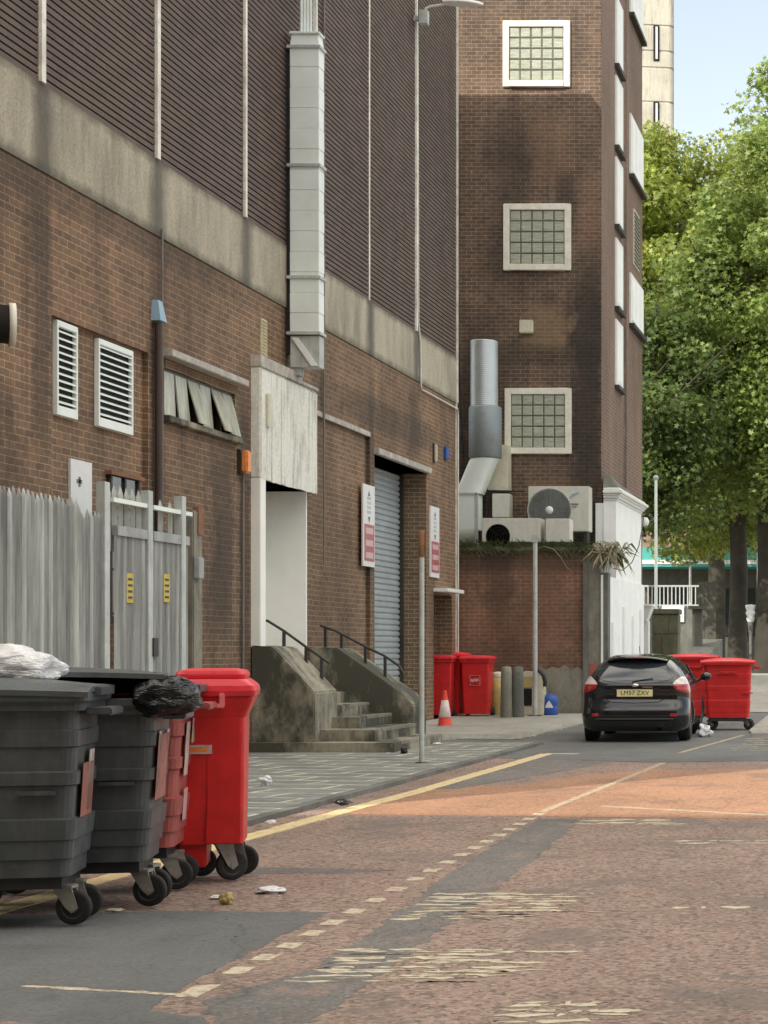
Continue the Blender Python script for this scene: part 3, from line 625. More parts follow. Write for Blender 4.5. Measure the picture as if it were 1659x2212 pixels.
# louvres: (x0, x1, top at x0, bottom at x0)
def louvre(x0, x1, yt, yb):
    a = W(x0, yt, WX - 0.04); b = W(x0, yb, WX - 0.04); y1 = WY(x1, WX - 0.04)
    y0, z1, z0 = a.y, a.z, b.z
    X = WX - 0.068
    f = MB(); w_ = 0.04
    f.box(X, X + 0.06, y0, y0 + w_, z0, z1); f.box(X, X + 0.06, y1 - w_, y1, z0, z1)
    f.box(X, X + 0.062, y0 + w_, y1 - w_, z1 - 0.07, z1); f.box(X, X + 0.062, y0 + w_, y1 - w_, z0, z0 + 0.11)
    fr = f.build('louvre_frame', M['galv'], B, bevel=0.004)
    k = MB(); k.box(X, X + 0.012, y0 + w_, y1 - w_, z0 + 0.1, z1 - 0.06); k.build('back_panel', M['dark_hole'], fr)
    s = MB(); z = z0 + 0.14
    while z < z1 - 0.09:
        s.hexa([(X + 0.015, y0 + w_, z + 0.025), (X + 0.055, y0 + w_, z), (X + 0.055, y1 - w_, z), (X + 0.015, y1 - w_, z + 0.025)],
               [(X + 0.015, y0 + w_, z + 0.04), (X + 0.055, y0 + w_, z + 0.014), (X + 0.055, y1 - w_, z + 0.014), (X + 0.015, y1 - w_, z + 0.04)]); z += 0.082
    s.build('slats', M['galv'], fr)
louvre(118, 163, 690, 895); louvre(208, 283, 730, 920)
# dark window behind the fence
X = WX - 0.068; y0, y1 = WY(242), WY(305); zt = W(242, 1025).z
f = MB(); f.box(X, X + .03, y0, y1, zt - 1.75, zt); fr = f.build('window', M['shop_glass'], B)
f = MB()
for q in (0, 0.5, 1): f.box(X + .03, X + .055, y0 + (y1 - y0 - .05) * q, y0 + (y1 - y0 - .05) * q + .05, zt - 1.75, zt)
for q in (0.25, 0.37, 0.5, 0.62, .74, 1.15, 1.7): f.box(X + .03, X + .05, y0 + .05, y1 - .05, zt - q - .03, zt - q)
f.build('window_bars', M['iron'], fr)
f = MB(); f.box(X, X + .085, y0 - .05, y1 + .08, zt, zt + .05); f.build('lintel', M['rust'], fr)
# pivoting window
y0, y1, zb, zt = 24.48, 27.1, 4.68, 5.32
f = MB(); f.box(WX - .6, WX - .45, y0, y1, zb, zt); wn = f.build('window', M['dark_hole'], B)
f = MB(); f.box(WX - .15, WX + .16, y0 - .12, y1 + .15, zt + .12, zt + .22); f.build('hood', M['lintel'], wn, bevel=.01)
f = MB(); f.box(WX - .2, WX + .10, y0 - .06, y1 + .12, zb - .09, zb - .003); f.build('sill', M['stair'], wn, bevel=.01)
f = MB(); n_ = 6; dw = (y1 - y0) / n_
for i in range(n_ + 1): yy = y0 + dw * i; f.box(WX - .12, WX - .05, min(yy, y1 - .035), min(yy, y1 - .035) + .035, zb, zt)
f.box(WX - .118, WX - .052, y0, y1, zt - .035, zt - .001); f.build('window_frame', M['stone_grey'], wn)
rr = random.Random(3)
for i in range(n_):
    a = [0.02, 0.05, 0.16, 0.05, 0.2, 0.13][i]; yy = y0 + dw * i + .04
    f = MB(); f.hexa([(WX - .05 + a, yy, zb + .01), (WX - .03 + a, yy, zb + .01), (WX - .03 + a, yy + dw - .05, zb + .01), (WX - .05 + a, yy + dw - .05, zb + .01)],
                     [(WX - .06, yy, zt - .04), (WX - .04, yy, zt - .04), (WX - .04, yy + dw - .05, zt - .04), (WX - .06, yy + dw - .05, zt - .04)])
    f.build('pane', M['pane'], wn)
# doorway
f = MB(); DX = -10.31
f.box(DX - .1, DX, 27.8, 30.45, 1.1, 4.6); f.box(DX, WX - .003, 30.40, 30.52, 1.14, 4.6); f.box(DX, WX - .01, 27.86, 27.95, 1.14, 4.6)
f.box(DX, WX - .003, 27.95, 30.40, 4.17, 4.3)
dr = f.build('doorway_lining', M['white_plaster'], B)
f = MB(); f.box(WX - .25, WX + .145, 27.78, 28.02, 1.12, 4.16); f.build('column', M['white_plaster'], dr, bevel=.01)
f = MB(); cy0, cy1 = 27.78, 30.5; CX = -9.5
f.box(WX - .02, CX - .01, cy0, cy1, 4.17, 5.82)
can = f.build('door_canopy', M['canopy'], B)
f = MB(); yy = cy0 + .03; rr = random.Random(5)
while yy < cy1 - .03:
    ww = min(rr.uniform(.13, .17), cy1 - yy); d = rr.uniform(0, .007); f.box(CX - .009, CX + .004 + d, yy, yy + ww - .003, 4.13 + rr.uniform(0, .02), 5.78); yy += ww
f.build('boards', M['canopy'], can)
f = MB(); f.box(WX - .02, CX + .02, cy0 - .02, cy0 + 1.95, 5.82, 6.0); f.box(WX - .02, CX + .035, cy0 + 1.2, cy1 + .01, 5.82, 5.88); f.build('capping', M['lintel'], can, bevel=.012)
f = MB(); f.box(CX + .0165, CX + .05, 28.0, 28.12, 4.95, 5.45); f.build('cover_plate', M['cream'], can)
# roller shutter
f = MB(); SX = -10.19; z = 0.0
rows = []
while z < 5.1:
    rows.append((SX, z)); rows.append((SX + .028, z + .02)); rows.append((SX + .028, z + .075)); rows.append((SX, z + .095)); z += .115
f.grid([[(r[0], 34.42, r[1]), (r[0], 38.18, r[1])] for r in rows], smooth=False)
sh = f.build('roller_shutter', M['shutter'], B)
f = MB(); f.box(SX - .05, SX + .09, 38.10, 38.193, 0, 5.19); f.build('guide_rail', M['iron'], sh)
f = MB(); f.box(WX - .7, WX + .10, 34.36, 38.3, 5.2, 5.32); f.build('lintel', M['lintel'], B, bevel=.01)
# last door under a little hood
f = MB(); f.box(-10.3, -10.24, 38.85, 40.43, 0, 2.73); d_ = f.build('door', M['timber'], B)
f = MB(); f.box(WX - .05, WX + .3, 38.8, 40.3, 2.78, 2.86); f.build('hood', M['white_trim'], B, bevel=.01)

# fixed to the wall, things of their own
t = thing('downpipe', (WX + .06, 24.15, 0), 'dark brown downpipe with pale blue hopper between the louvres and the pivoting window', 'downpipe')
f = MB(); f.tube([(WX + .07, 24.12, 0.05), (WX + .07, 24.12, W(336, 700).z)], .05, 12); f.build('pipe', M['brown_pipe'], t)
f = MB(); zt = W(338, 652).z; zb = W(338, 697).z; f.hexa([(WX, 24.03, zb), (WX + .13, 24.03, zb), (WX + .13, 24.25, zb), (WX, 24.25, zb)], [(WX, 24.07, zt), (WX + .08, 24.07, zt), (WX + .08, 24.21, zt), (WX, 24.21, zt)]); f.build('hopper', M['blue_box'], t)
f = MB(); f.tube([(WX + .045, 24.3, zt - .1), (WX + .045, 24.3, 7.1)], .014, 8); f.tube([(WX + .04, 24.32, .1), (WX + .04, 24.32, zt)], .012, 8); f.build('conduit', M['cable_dark'], t)
t = thing('wall_vent', W(8, 700), 'round black vent outlet with a pale rim at the left edge of the brick wall', 'vent')
c0 = P(-34, 697, 19.1); ax = Vector((.87, .49, 0)).normalized(); ay = Vector((-ax.y, ax.x, 0))
def tv(f_): f_.v = [tuple(c0 + ax * v[0] + ay * v[1] + Vector((0, 0, v[2]))) for v in f_.v]; return f_
f = MB(); f.lathe([(.2, -.6), (.2, .22), (.215, .23)], (0, 0, 0), 'x', 28); tv(f).build('duct', M['black'], t)
f = MB(); f.lathe([(.2, .225), (.225, .225), (.225, .29), (.17, .29), (.17, .25)], (0, 0, 0), 'x', 28); tv(f).build('rim', M['frame'], t)
t = thing('air_brick', W(568, 735), 'narrow yellowed vent grille high on the brick wall left of the tall duct', 'vent')
a = W(568, 690); b = W(568, 780); f = MB(); f.box(WX, WX + .02, a.y - .11, a.y + .13, b.z, a.z); f.build('frame', M['cream'], t)
f = MB(); z = b.z + .04
while z < a.z - .03: f.box(WX + .021, WX + .035, a.y - .09, a.y + .11, z, z + .02); z += .05
f.build('slats', M['yellow_tub'], t)
# tall galvanised duct
t = thing('ventilation_duct', (-9.33, 29.4, 6.0), 'tall square galvanised duct climbing the dark cladding', 'duct')
dx0, dx1, dy0, dy1 = -9.55, -9.09, 29.30, 29.56
z0, z1 = P(650, 720, 29.3).z, P(650, 100, 29.3).z
f = MB(); z = z0
zs = list(np.linspace(z0, z1, 15))
for i in range(14):
    e = 0.004 if i % 2 else 0.0
    a, b = zs[i], zs[i + 1]
    f.hexa([(dx0, dy0 - e, a), (dx1, dy0 - e, a), (dx1 + e, dy1, a), (dx0, dy1, a)], [(dx0, dy0 - e - .006, b - .004), (dx1, dy0 - e - .006, b - .004), (dx1 + e, dy1, b - .004), (dx0, dy1, b - .004)])
f.build('casing', M['galv'], t, bevel=.006)
f = MB()
for q in (z0, z0 + (z1 - z0) * .195, z0 + (z1 - z0) * .585, z1 - .01): f.box(dx0 - .045, dx1 + .03, dy0 - .035, dy1 + .03, q - .02, q + .025)
f.build('flange', M['galv_old'], t)
f = MB(); f.box(WX - .02, dx0 - .004, dy0 + .06, dy1, z0 - .3, z1); f.build('shadow_gap_strip', M['black'], t)  # black strip painted in for the shadow gap between duct and wall
f = MB(); f.hexa([(dx0, dy0, z1 + .02), (dx1, dy0, z1 + .02), (dx1, dy1, z1 + .02), (dx0, dy1, z1 + .02)], [(dx0 + .02, dy0 + .02, z1 + .2), (dx1 - .02, dy0 + .02, z1 + .2), (dx1 - .02, dy1, z1 + .2), (dx0 + .02, dy1, z1 + .2)])
f.box(dx0 - .01, dx1 + .01, dy0 - .02, dy1 + .01, z1 + .2, z1 + .235); f.build('cap', M['galv'], t, bevel=.006)
f = MB()
for k_ in range(4): f.tube([(dx0 + .15 + .045 * k_, dy0 + .1 + .01 * k_, z1 + .23), (dx0 + .15 + .045 * k_, dy0 + .1 + .01 * k_, 17)], .024, 10)
f.tube([(dx1 - .07, dy0 + .1, z1 + .2), (dx1 - .09, dy0 + .1, 17)], .02, 8); f.build('riser_pipe', M['galv'], t)
zb = P(650, 793, 29.3).z
f = MB(); f.box(dx0, dx1, dy0 + .02, dy1, zb, z0 - .035); f.build('outlet_box', M['galv_old'], t, bevel=.005)
f = MB(); f.prism([(dx0 + .03, z0 - .07), (dx0 + .13, z0 - .07), (dx1 - .02, zb + .018), (dx1 - .12, zb + .018)], dy0 - .02, dy0 + .018); f.build('brace', M['white_trim'], t)
f = MB(); f.box(dx0 - .03, dx0 + .14, dy0 + .05, dy1, zb - .12, zb - .002); f.build('bracket', M['galv_dark'], t)
# thin conduits by the duct
f = MB(); yy = WY(700, -9.6); f.tube([(WX + .04, yy, 3.0), (WX + .04, yy, 17)], .018, 8); tag(f.build('conduit', M['cable_dark'], at=(WX, yy, 5)), 'thin brown conduit running up the wall just right of the tall duct', 'conduit')
# wall mounted street lamp
Yl = 37.2
t = thing('wall_street_lamp', (WX, Yl, 15.5), 'white flat street lamp head on a bent arm high on the cladding, with its cable', 'street lamp')
def q(x, y, Y=Yl): return tuple(P(x, y, Y))
f = MB(); a = P(914, 38, Yl - .1); f.box(a.x - .07, a.x + .10, Yl - .18, Yl, a.z - .14, a.z + .14); f.box(WX, a.x - .07, Yl - .06, Yl + .02, a.z - .05, a.z + .05); f.build('bracket', M['galv_old'], t, bevel=.01)
f = MB(); f.tube([q(915, 45), q(916, 30), q(920, 18), q(928, 14), q(950, 11), q(962, 9)], .024, 10); f.build('arm', M['cable'], t)
f = MB(); rows = []
for i in range(13):
    u = i / 12; x = 958 + 86 * u; wd = .16 * math.sin(PI * min(1, .12 + u * .92)) ** .5 * (1 if u < .97 else .6)
    c = P(x, 7 + 3 * u, Yl); h = .075 * math.sin(PI * min(1, .15 + u * .8)) ** .6 + .012
    rows.append([(c.x, c.y + wd * math.cos(tt), c.z + (h if math.sin(tt) > 0 else .022) * math.sin(tt)) for tt in np.linspace(0, 2 * PI, 17)])
f.grid(rows); f.add(rows[0][:-1], [tuple(range(16))]); f.add(rows[-1][:-1], [tuple(range(16))]); f.build('lamp_head', M['white_trim'], t)
f = MB(); f.lathe([(0.0, -.06), (.05, -.04), (.06, 0), (.05, .04), (0, .06)], (WX + .07, Yl + .3, P(896, 35, Yl).z), 'z', 12)
f.build('junction_box', M['white_trim'], t)
Yc = WY(899); zz = W(903, 738); f = MB()
f.tube([(WX + .045, WY(897), P(896, 40, Yl).z), (WX + .045, WY(899), W(899, 700).z), (WX + .05, WY(903), 7.8), (WX + .05, WY(904), 6.95), (WX + .05, WY(905), 6.86), (WX + .05, 40.72, 6.86), (WX + .055, 40.76, 6.7), (WX + .055, 40.77, 1.0)], .019, 8)
f.build('cable', M['cable'], t)
# orange lamp, small lamp, blue box
def wall_lamp(x, y0, y1, w, d, mat, label, gname='wall_lamp'):
    a = W(x, y0); b = W(x, y1); t = thing(gname, (WX, a.y, b.z), label, 'lamp')
    f = MB(); f.box(WX, WX + d * .35, a.y - w / 2, a.y + w / 2, b.z, a.z); f.build('backplate', M['iron'], t)
    f = MB(); f.box(WX + d * .355, WX + d, a.y - w * .42, a.y + w * .42, b.z + .02, a.z - .01); f.build('lens', mat, t, bevel=.02)
    return t
wall_lamp(517, 972, 1024, .2, .15, M['orange'], 'orange bulkhead lamp on the brick wall left of the white doorway')
f = MB(); a = W(521, 1026); f.tube([(WX + .03, a.y, a.z), (WX + .03, a.y, 1.0)], .016, 8); tag(f.build('conduit', M['cable_dark'], at=(WX, a.y, 1)), 'thin dark conduit dropping from the orange lamp', 'conduit')
wall_lamp(936, 958, 1000, .12, .08, M['cream'], 'narrow cream wall lamp right of the shutter, above the door hood')
a = W(961, 965); b = W(961, 993); f = MB(); f.box(WX, WX + .06, a.y - .12, a.y + .12, b.z, a.z); tag(f.build('alarm_box', M['blue'], at=(WX, a.y, b.z), bevel=.02), 'small blue alarm box near the far corner of the long building', 'alarm box')
# notice left
a = W(147, 990, WX - .07); y1 = WY(193, WX - .07); X = WX - .068
t = thing('notice_board', (X, (a.y + y1) / 2, a.z - .6), 'plain white notice board on the brick wall above the fence', 'sign')
f = MB(); f.box(X, X + .03, a.y, y1, W(147, 1125, X).z, a.z); f.build('panel', M['sign_white'], t)
f = MB(); zc = W(172, 1040, X).z; f.box(X + .031, X + .034, y1 - .42, y1 - .28, zc - .03, zc + .018); f.box(X + .031, X + .034, y1 - .37, y1 - .32, zc - .07, zc + .05); f.build('emblem', M['ink'], t)
# two tall signs by the shutter
def tall_sign(x0, x1, yt, yb, ysplit, label, X=WX):
    a = W(x0, yt, X); b = W(x0, yb, X); c = W(x0, ysplit, X); y0, y1 = a.y, WY(x1, X)
    t = thing('parking_sign', (X, (y0 + y1) / 2, b.z), label, 'sign', 'tall white and red signs beside the shutter')
    f = MB(); f.box(X, X + .03, y0, y1, b.z, a.z); f.build('panel', M['sign_white'], t)
    L = y1 - y0
    f = MB(); f.box(X + .031, X + .034, y0 + L * .1, y1 - L * .06, b.z + .1, c.z); f.build('lower_panel', M['sign_red'], t)
    f = MB(); h = (c.z - b.z - .1) / 3
    for i in range(3): f.box(X + .035, X + .037, y0 + L * .2, y1 - L * .16, b.z + .1 + h * i + .05, b.z + .1 + h * i + h * .72)
    f.build('text_block', M['sign_pink'], t)
    f = MB(); ym = (y0 + y1) / 2; H = a.z - c.z
    f.add([(X + .033, ym - .08, a.z - .2), (X + .033, ym + .08, a.z - .2), (X + .033, ym, a.z - .1)], [(0, 1, 2)])
    f.build('arrow', M['ink'], t); f = MB()
    f.add([(X + .033, ym - .08, c.z + .14), (X + .033, ym + .08, c.z + .14), (X + .033, ym, c.z + .018)], [(0, 1, 2)])
    f.build('arrow', M['ink'], t)
    f = MB(); z = c.z + .2
    while z < a.z - .25: f.box(X + .031, X + .033, ym - .12, ym + .12, z, z + .05); z += .085
    f.build('lettering', M['ink_pale'], t)
tall_sign(781, 806, 1044, 1222, 1130, 'tall white and red sign on the brick wall left of the roller shutter', WX)
tall_sign(927, 946, 1092, 1246, 1168, 'tall white and red sign right of the roller shutter, above the door hood')

# ------------------------------------------------------------ steps
S = thing('stone_steps', (-8.6, 29, 0), 'mossy concrete steps between stained side walls up to the white doorway', 'steps')
f = MB()
edges = [(-7.42, .19, 27.5, 30.45), (-7.85, .36, 28.0, 30.5), (-8.25, .53, 28.6, 30.5), (-8.62, .71, 28.9, 30.5), (-8.98, .89, 28.9, 30.5), (-9.3, 1.07, 28.9, 30.5)]
zp = 0.0
for i, (x, h, ya, yb) in enumerate(edges):
    f.box(-9.9 - i * .003, x, ya + .002 * i, yb - .002 * i, zp - .01, h); zp = h
f.box(-10.32, -9.58, 27.97, 30.39, 1.0, 1.14)
f.build('treads', M['stair'], S, bevel=.012)
for (x, h, ya, yb) in edges[:4]:
    k = MB(); k.box(x - .10, x + .004, ya + .4, yb - .05, h + .001, h + .006); k.box(x + .001, x + .005, ya + .4, yb - .05, h - .04, h + .006); k.build('worn_nosing', M['stair_edge'], S)
f = MB(); f.prism([(-9.64, 0), (-8.675, 0), (-8.675, .93), (-9.32, 1.62), (-9.64, 1.64)], 27.76, 28.9, 'y')
f.box(-9.64, -8.66, 27.74, 28.0, 0, .10); f.build('side_wall', M['stair'], S, bevel=.02)
f = MB(); f.prism([(-9.64, 0), (-7.92, 0), (-7.92, .66), (-8.08, .84), (-9.17, 1.6), (-9.64, 1.62)], 30.5, 31.4, 'y'); f.build('side_wall', M['stair'], S, bevel=.02)
def rail(pts, posts, Y):
    f = MB(); f.tube([tuple(P(*p, Y)) for p in pts], .021, 8); r = f.build('handrail', M['iron'], S)
    for (x, a, b) in posts:
        f = MB(); p0 = P(x, a, Y); p1 = P(x, b + 6, Y); f.box(p0.x - .022, p0.x + .022, Y - .022, Y + .022, p1.z, p0.z); f.build('baluster', M['iron'], r)
rail([(545, 1341), (578, 1341), (612, 1362), (662, 1398), (690, 1417), (711, 1432)], [(613.5, 1362, 1424), (661.5, 1398, 1464), (695, 1420, 1484)], 28.7)
rail([(692, 1351), (726, 1363), (788, 1396), (831, 1417), (862, 1438), (872, 1457)], [(703, 1356, 1395), (738, 1370, 1412), (789.5, 1397, 1450), (832, 1418, 1480)], 30.9)

# ------------------------------------------------------------ palisade fence and gate
FX = -8.8
def pale(mb, y, z0, z1, X=FX, w=.062, d=.034, pt=.1):
    h = w / 2
    prof = [(y - h, 0), (y - h * .6, d), (y - h * .2, .0), (y + h * .2, .0), (y + h * .6, d), (y + h, 0)]
    lo_ = [(X + b, a, z0) for a, b in prof]; hi = [(X + b, a, z1 - pt) for a, b in prof]
    top = [(X + .01, y - h * .55, z1 - .02), (X + .01, y - h * .3, z1), (X + .01, y, z1 - .035), (X + .01, y, z1 - .035), (X + .01, y + h * .3, z1), (X + .01, y + h * .55, z1 - .02)]
    mb.grid([lo_, hi, top], smooth=False)
def palisade(y0, y1, ztop, label, step=.10, seed=1):
    rr = random.Random(seed)
    t = thing('palisade_fence', (FX, (y0 + y1) / 2, 0), label, 'fence')
    k = 0; y = y0; f = MB()
    while y < y1: pale(f, y, .1, ztop + rr.uniform(-.02, .02), X=FX + rr.uniform(-.006, .006)); y += step; k += 1
    f.build('pales', M['pale'], t, fix=False)['kind'] = 'stuff' if k > 100 else ''
    f = MB(); f.box(FX - .05, FX - .004, y0, y1, .45, .52); f.box(FX - .05, FX - .004, y0, y1, ztop - .5, ztop - .43); f.build('rail', M['galv_old'], t)
    yy = y0 + .1
    while yy < y1: f = MB(); f.box(FX - .15, FX - .052, yy, yy + .06, 0, ztop - .15); f.build('fence_post', M['galv_old'], t); yy += 2.7
    return t
palisade(14.0, WY(166, FX), W(0, 1047, FX).z, 'long run of tall grey palisade fencing, its W-shaped spiked pales packed closely, nearer the camera')
palisade(WY(168, FX), WY(222, FX), W(166, 1098, FX).z, 'short lower stretch of palisade fencing between the tall run and the gate', seed=2)
t = thing('palisade_gate', (FX, 21.5, 0), 'grey double palisade gate of narrow ribs with yellow warning plates', 'gate')
f = MB(); X = FX
for x, yt in ((226, 1041), (320, 1060), (392, 1072)):
    a = W(x, yt, X + .018); f = MB(); f.box(X - .05, X + .05, a.y - .07, a.y + .07, 1.2 if x == 320 else 0, a.z); f.build('gate_post', M['galv_old'], t, bevel=.006)
f = MB(); a = W(238, 1074, X); zt = a.z; f.box(X - .03, X + .04, a.y, WY(318, X) - .07, zt - .05, zt); f.box(X - .03, X + .04, WY(321, X) + .07, WY(409, X), zt - .05, zt - .0); f.build('head_rail', M['galv'], t)
yy = a.y
while yy < WY(380, X):
    f = MB(); pale(f, yy + .05, zt - .6, zt + (.16 if yy < WY(318, X) else .1), X - .06, w=.085); f.build('spike', M['galv_old'], t, fix=False); yy += .17 if yy < WY(318, X) else .3
for (xa, xb) in ((247, 322), (326, 402)):
    ya, yb = WY(xa, X), WY(xb, X); ztl = W(250, 1145, X).z
    f = MB(); y = ya; 
    while y < yb - .03: pale(f, y + .02, .15, ztl - .05, X, w=.062, d=.03, pt=.003); y += .074
    lf = f.build('gate_leaf', M['pale'], t, fix=False)
    k = MB(); k.box(X - .02, X + .045, ya - .01, yb, ztl - .06, ztl + .05); k.build('top_rail', M['galv_dark'], lf)
    k = MB(); k.box(X - .03, X - .004, ya, yb, .5, .56); k.build('bottom_rail', M['galv_dark'], lf)
    k = MB(); ym = ya + (yb - ya) * .36; zc = W(xa + 22, 1270, X).z
    k.box(X + .028, X + .035, ym - .09, ym + .09, zc - .17, zc + .17); w_ = k.build('warning_plate', M['sticker_yellow'], lf, bevel=.002)
    k = MB()
    for dz in (-.11, -.04, .03, .1): k.box(X + .036, X + .038, ym - .06, ym + .06, zc + dz - .012, zc + dz + .015)
    k.build('print', M['plate_ink'], w_)
f = MB(); a = W(238, 1100, X - .05); f.box(X - .12, X - .04, WY(238, X), WY(246, X), 0, a.z); f.build('stop_post', M['rust'], t)
f = MB(); a = W(330, 1400, X + .04); f.box(X + .03, X + .07, WY(320, X), WY(330, X), a.z - .1, a.z + .12); f.build('lock', M['iron'], t)
t = thing('concrete_post', (X - .1, WY(417, X), 0), 'pale weathered concrete gate post with rusty hinge box, right of the gate', 'post')
ya, yb = WY(406, X - .05), WY(424, X - .05); zt = W(410, 1104, X - .1).z
f = MB(); f.box(X - .32, X + .02, ya, yb + .02, 0, zt); f.build('shaft', M['render_patch'], t, bevel=.015)
f = MB(); a = W(414, 1225, X + .02); f.box(X + .02, X + .09, ya, yb - .1, a.z - .14, a.z + .13); f.build('hinge_box', M['galv_dark'], t, bevel=.01)
f = MB(); f.box(X - .04, X + .035, yb - .15, yb + .04, zt - .3, zt + .05); f.build('hinge', M['rust'], t)
# ------------------------------------------------------------ low extension and stair tower
TY, TX0, TX1 = 44.4, -12.0, -7.0
T = thing('stair_tower', (-9, 47, 0), 'tall sooty brown brick tower with three square glass-block windows', 'building')
f = MB(); f.box(TX0, TX1 - .012, TY, 51.4, 0, 19); f.build('wall', M['brick_tower'], T)
ya = TY + .3; yb = F * 7.0 / (1930 - 1347); yc = F * 7.0 / (1930 - 1353); yd = F * 7.0 / (1930 - 1387)
f = MB(); f.box(TX1 - .3, TX1, TY + .012, yb, 0, 19.02); f.box(TX1 - .3, TX1 - .10, yb, yc, 0, 18.9); f.box(TX1 - .3, TX1 + .004, yc, yd, 0, 19.02); f.build('side_wall', M['brick_tower_side'], T)
def gwin(x0, x1, y0, y1):
    a = P(x0, y0, TY); b = P(x1, y1, TY); k = .15
    fm = MB(); d0, d1 = TY - .07, TY + .02
    fm.box(a.x, a.x + k, d0, d1, b.z, a.z); fm.box(b.x - k, b.x, d0, d1, b.z, a.z); fm.box(a.x + k, b.x - k, d0, d1, a.z - k, a.z); fm.box(a.x + k, b.x - k, d0 - .03, d1, b.z, b.z + k)
    o = fm.build('window', M['frame'], T, bevel=.012)
    ix0, ix1, iz0, iz1 = a.x + k, b.x - k, b.z + k, a.z - k; n_ = 5; w_ = (ix1 - ix0) / n_; h_ = (iz1 - iz0) / n_
    bk = MB(); bk.box(ix0, ix1, TY - .018, TY - .004, iz0, iz1); bk.build('grout', M['timber'], o)
    gl = MB()
    for i in range(n_):
        for j in range(n_):
            x_, z_ = ix0 + w_ * i, iz0 + h_ * j
            gl.hexa([(x_ + .012, TY - .018, z_ + .012), (x_ + w_ - .012, TY - .018, z_ + .012), (x_ + w_ - .012, TY - .018, z_ + h_ - .012), (x_ + .012, TY - .018, z_ + h_ - .012)],
                    [(x_ + .03, TY - .04, z_ + .03), (x_ + w_ - .03, TY - .04, z_ + .03), (x_ + w_ - .03, TY - .04, z_ + h_ - .03), (x_ + .03, TY - .04, z_ + h_ - .03)])
    gl.build('glass_blocks', M['glassblock'], o)
gwin(1087, 1232, 46, 189); gwin(1088, 1234, 441, 585); gwin(1091, 1235, 839, 981)
for yt, yb_ in ((5, 152), (176, 326), (350, 495), (523, 670), (697, 838)):
    X = TX1; y0, y1 = F * 7 / (1930 - 1328), F * 7 / (1930 - 1342.5); zt, zb = P(1335, yt, (y0 + y1) / 2).z, P(1335, yb_, (y0 + y1) / 2).z
    f = MB(); f.box(X - .05, X + .05, y0, y1, zb, zt); o = f.build('side_window', M['white_trim'], T, bevel=.01)
    f = MB(); f.box(X + .051, X + .056, y0 + .12, y1 - .12, zb + .12, zt - .12); f.build('blind', M['white_wall'], o)
    f = MB(); f.box(X, X + .12, y0 - .04, y1 + .04, zb - .1, zb - .003); f.build('sill', M['iron'], o)
for yt, yb_ in ((-90, 60), (272, 400), (608, 715)):
    X = TX1 + .004; y0, y1 = F * 7 / (1930 - 1359), F * 7 / (1930 - 1386.5); zt, zb = P(1372, yt, (y0 + y1) / 2).z, P(1372, yb_, (y0 + y1) / 2).z
    f = MB(); f.box(X - .05, X + .05, y0, y1, zb, zt); o = f.build('side_window', M['white_trim'], T, bevel=.01)
    f = MB()
    for q_ in (.08, .37, .66): f.box(X + .051, X + .07, y0 + (y1 - y0) * q_, y0 + (y1 - y0) * (q_ + .25), zb + .1, zt - .1)
    f.build('blind', M['white_wall'], o)
    f = MB(); f.box(X, X + .14, y0 - .04, y1 + .04, zb - .1, zb - .003); f.build('sill', M['iron'], o)
X = TX1 + .004; y0, y1 = F * 7 / (1930 - 1367), F * 7 / (1930 - 1379); zt, zb = P(1373, 455, 50).z, P(1373, 575, 50).z
f = MB(); f.box(X - .02, X + .03, y0, y1, zb, zt); o = f.build('side_louvre', M['cream'], T)
f = MB(); z = zb + .05
while z < zt - .05: f.box(X + .031, X + .05, y0 + .05, y1 - .05, z, z + .05); z += .11
f.build('slats', M['timber'], o)
a = P(1123, 692, TY); b = P(1153, 721, TY)
f = MB(); f.box(a.x, b.x, TY - .1, TY, b.z, a.z); tag(f.build('vent_box', M['cream'], at=(a.x, TY, b.z), bevel=.02), 'small square cream vent box alone on the dark tower wall', 'vent')

EYf, ZT = 42.1, P(1100, 1180, 42.1).z
E = thing('low_brick_extension', (-8, 43, 0), 'low red brick yard wall with cement patch in front of the tower', 'building')
ex0, ex1 = P(960, 1500, EYf).x, P(1262, 1500, EYf).x
f = MB(); f.box(ex0 - .5, ex1, EYf, TY - .01, 0, ZT - .12); f.build('wall', M['brick_low'], E)
f = MB(); f.box(ex0 - .5, ex1 + .35, EYf - .06, TY - .02, ZT - .12, ZT); f.build('coping', M['coping'], E, bevel=.02)
f = MB(); rr = random.Random(11); pts = []; xa, xb = P(1165, 0, EYf).x, ex1
f_z = [P(0, y, EYf).z for y in (1452, 1440, 1447, 1436, 1444, 1440, 1448, 1438)]
pts = [(xa - .1, .01), (xb, .01)] + [(xb - (xb - xa) * i / 7, f_z[i]) for i in range(8)]
f.prism(pts, EYf - .022, EYf + .01, 'y')
pts = [(ex0, .01), (xa - .1, .01), (xa - .05, .25), (-8.9, .2), (ex0, .3)]; f.prism(pts, EYf - .012, EYf + .01, 'y'); f.build('cement_patch', M['render_patch'], E)
p1, p2, p3 = P(1266, 0, EYf).x, P(1298, 0, EYf).x, P(1312, 0, EYf).x
f = MB(); f.box(p1 - .06, p1 + .06, EYf - .08, EYf + .3, 0, ZT - .35); f.build('pilaster', M['stone_grey'], E)
f = MB(); f.box(p1 + .06, p2, EYf - .03, EYf + .3, 0, ZT - .5); f.build('end_wall', M['render_patch'], E)
f = MB(); f.box(p1 + .08, p2 - .1, EYf - .045, EYf - .031, 0.3, 1.25); f.build('painted_patch', M['faded_red'], E)
f = MB(); f.box(p2, p3 + .02, EYf - .06, EYf + .3, 0, ZT - .6); f.build('pilaster', M['stone_grey'], E)
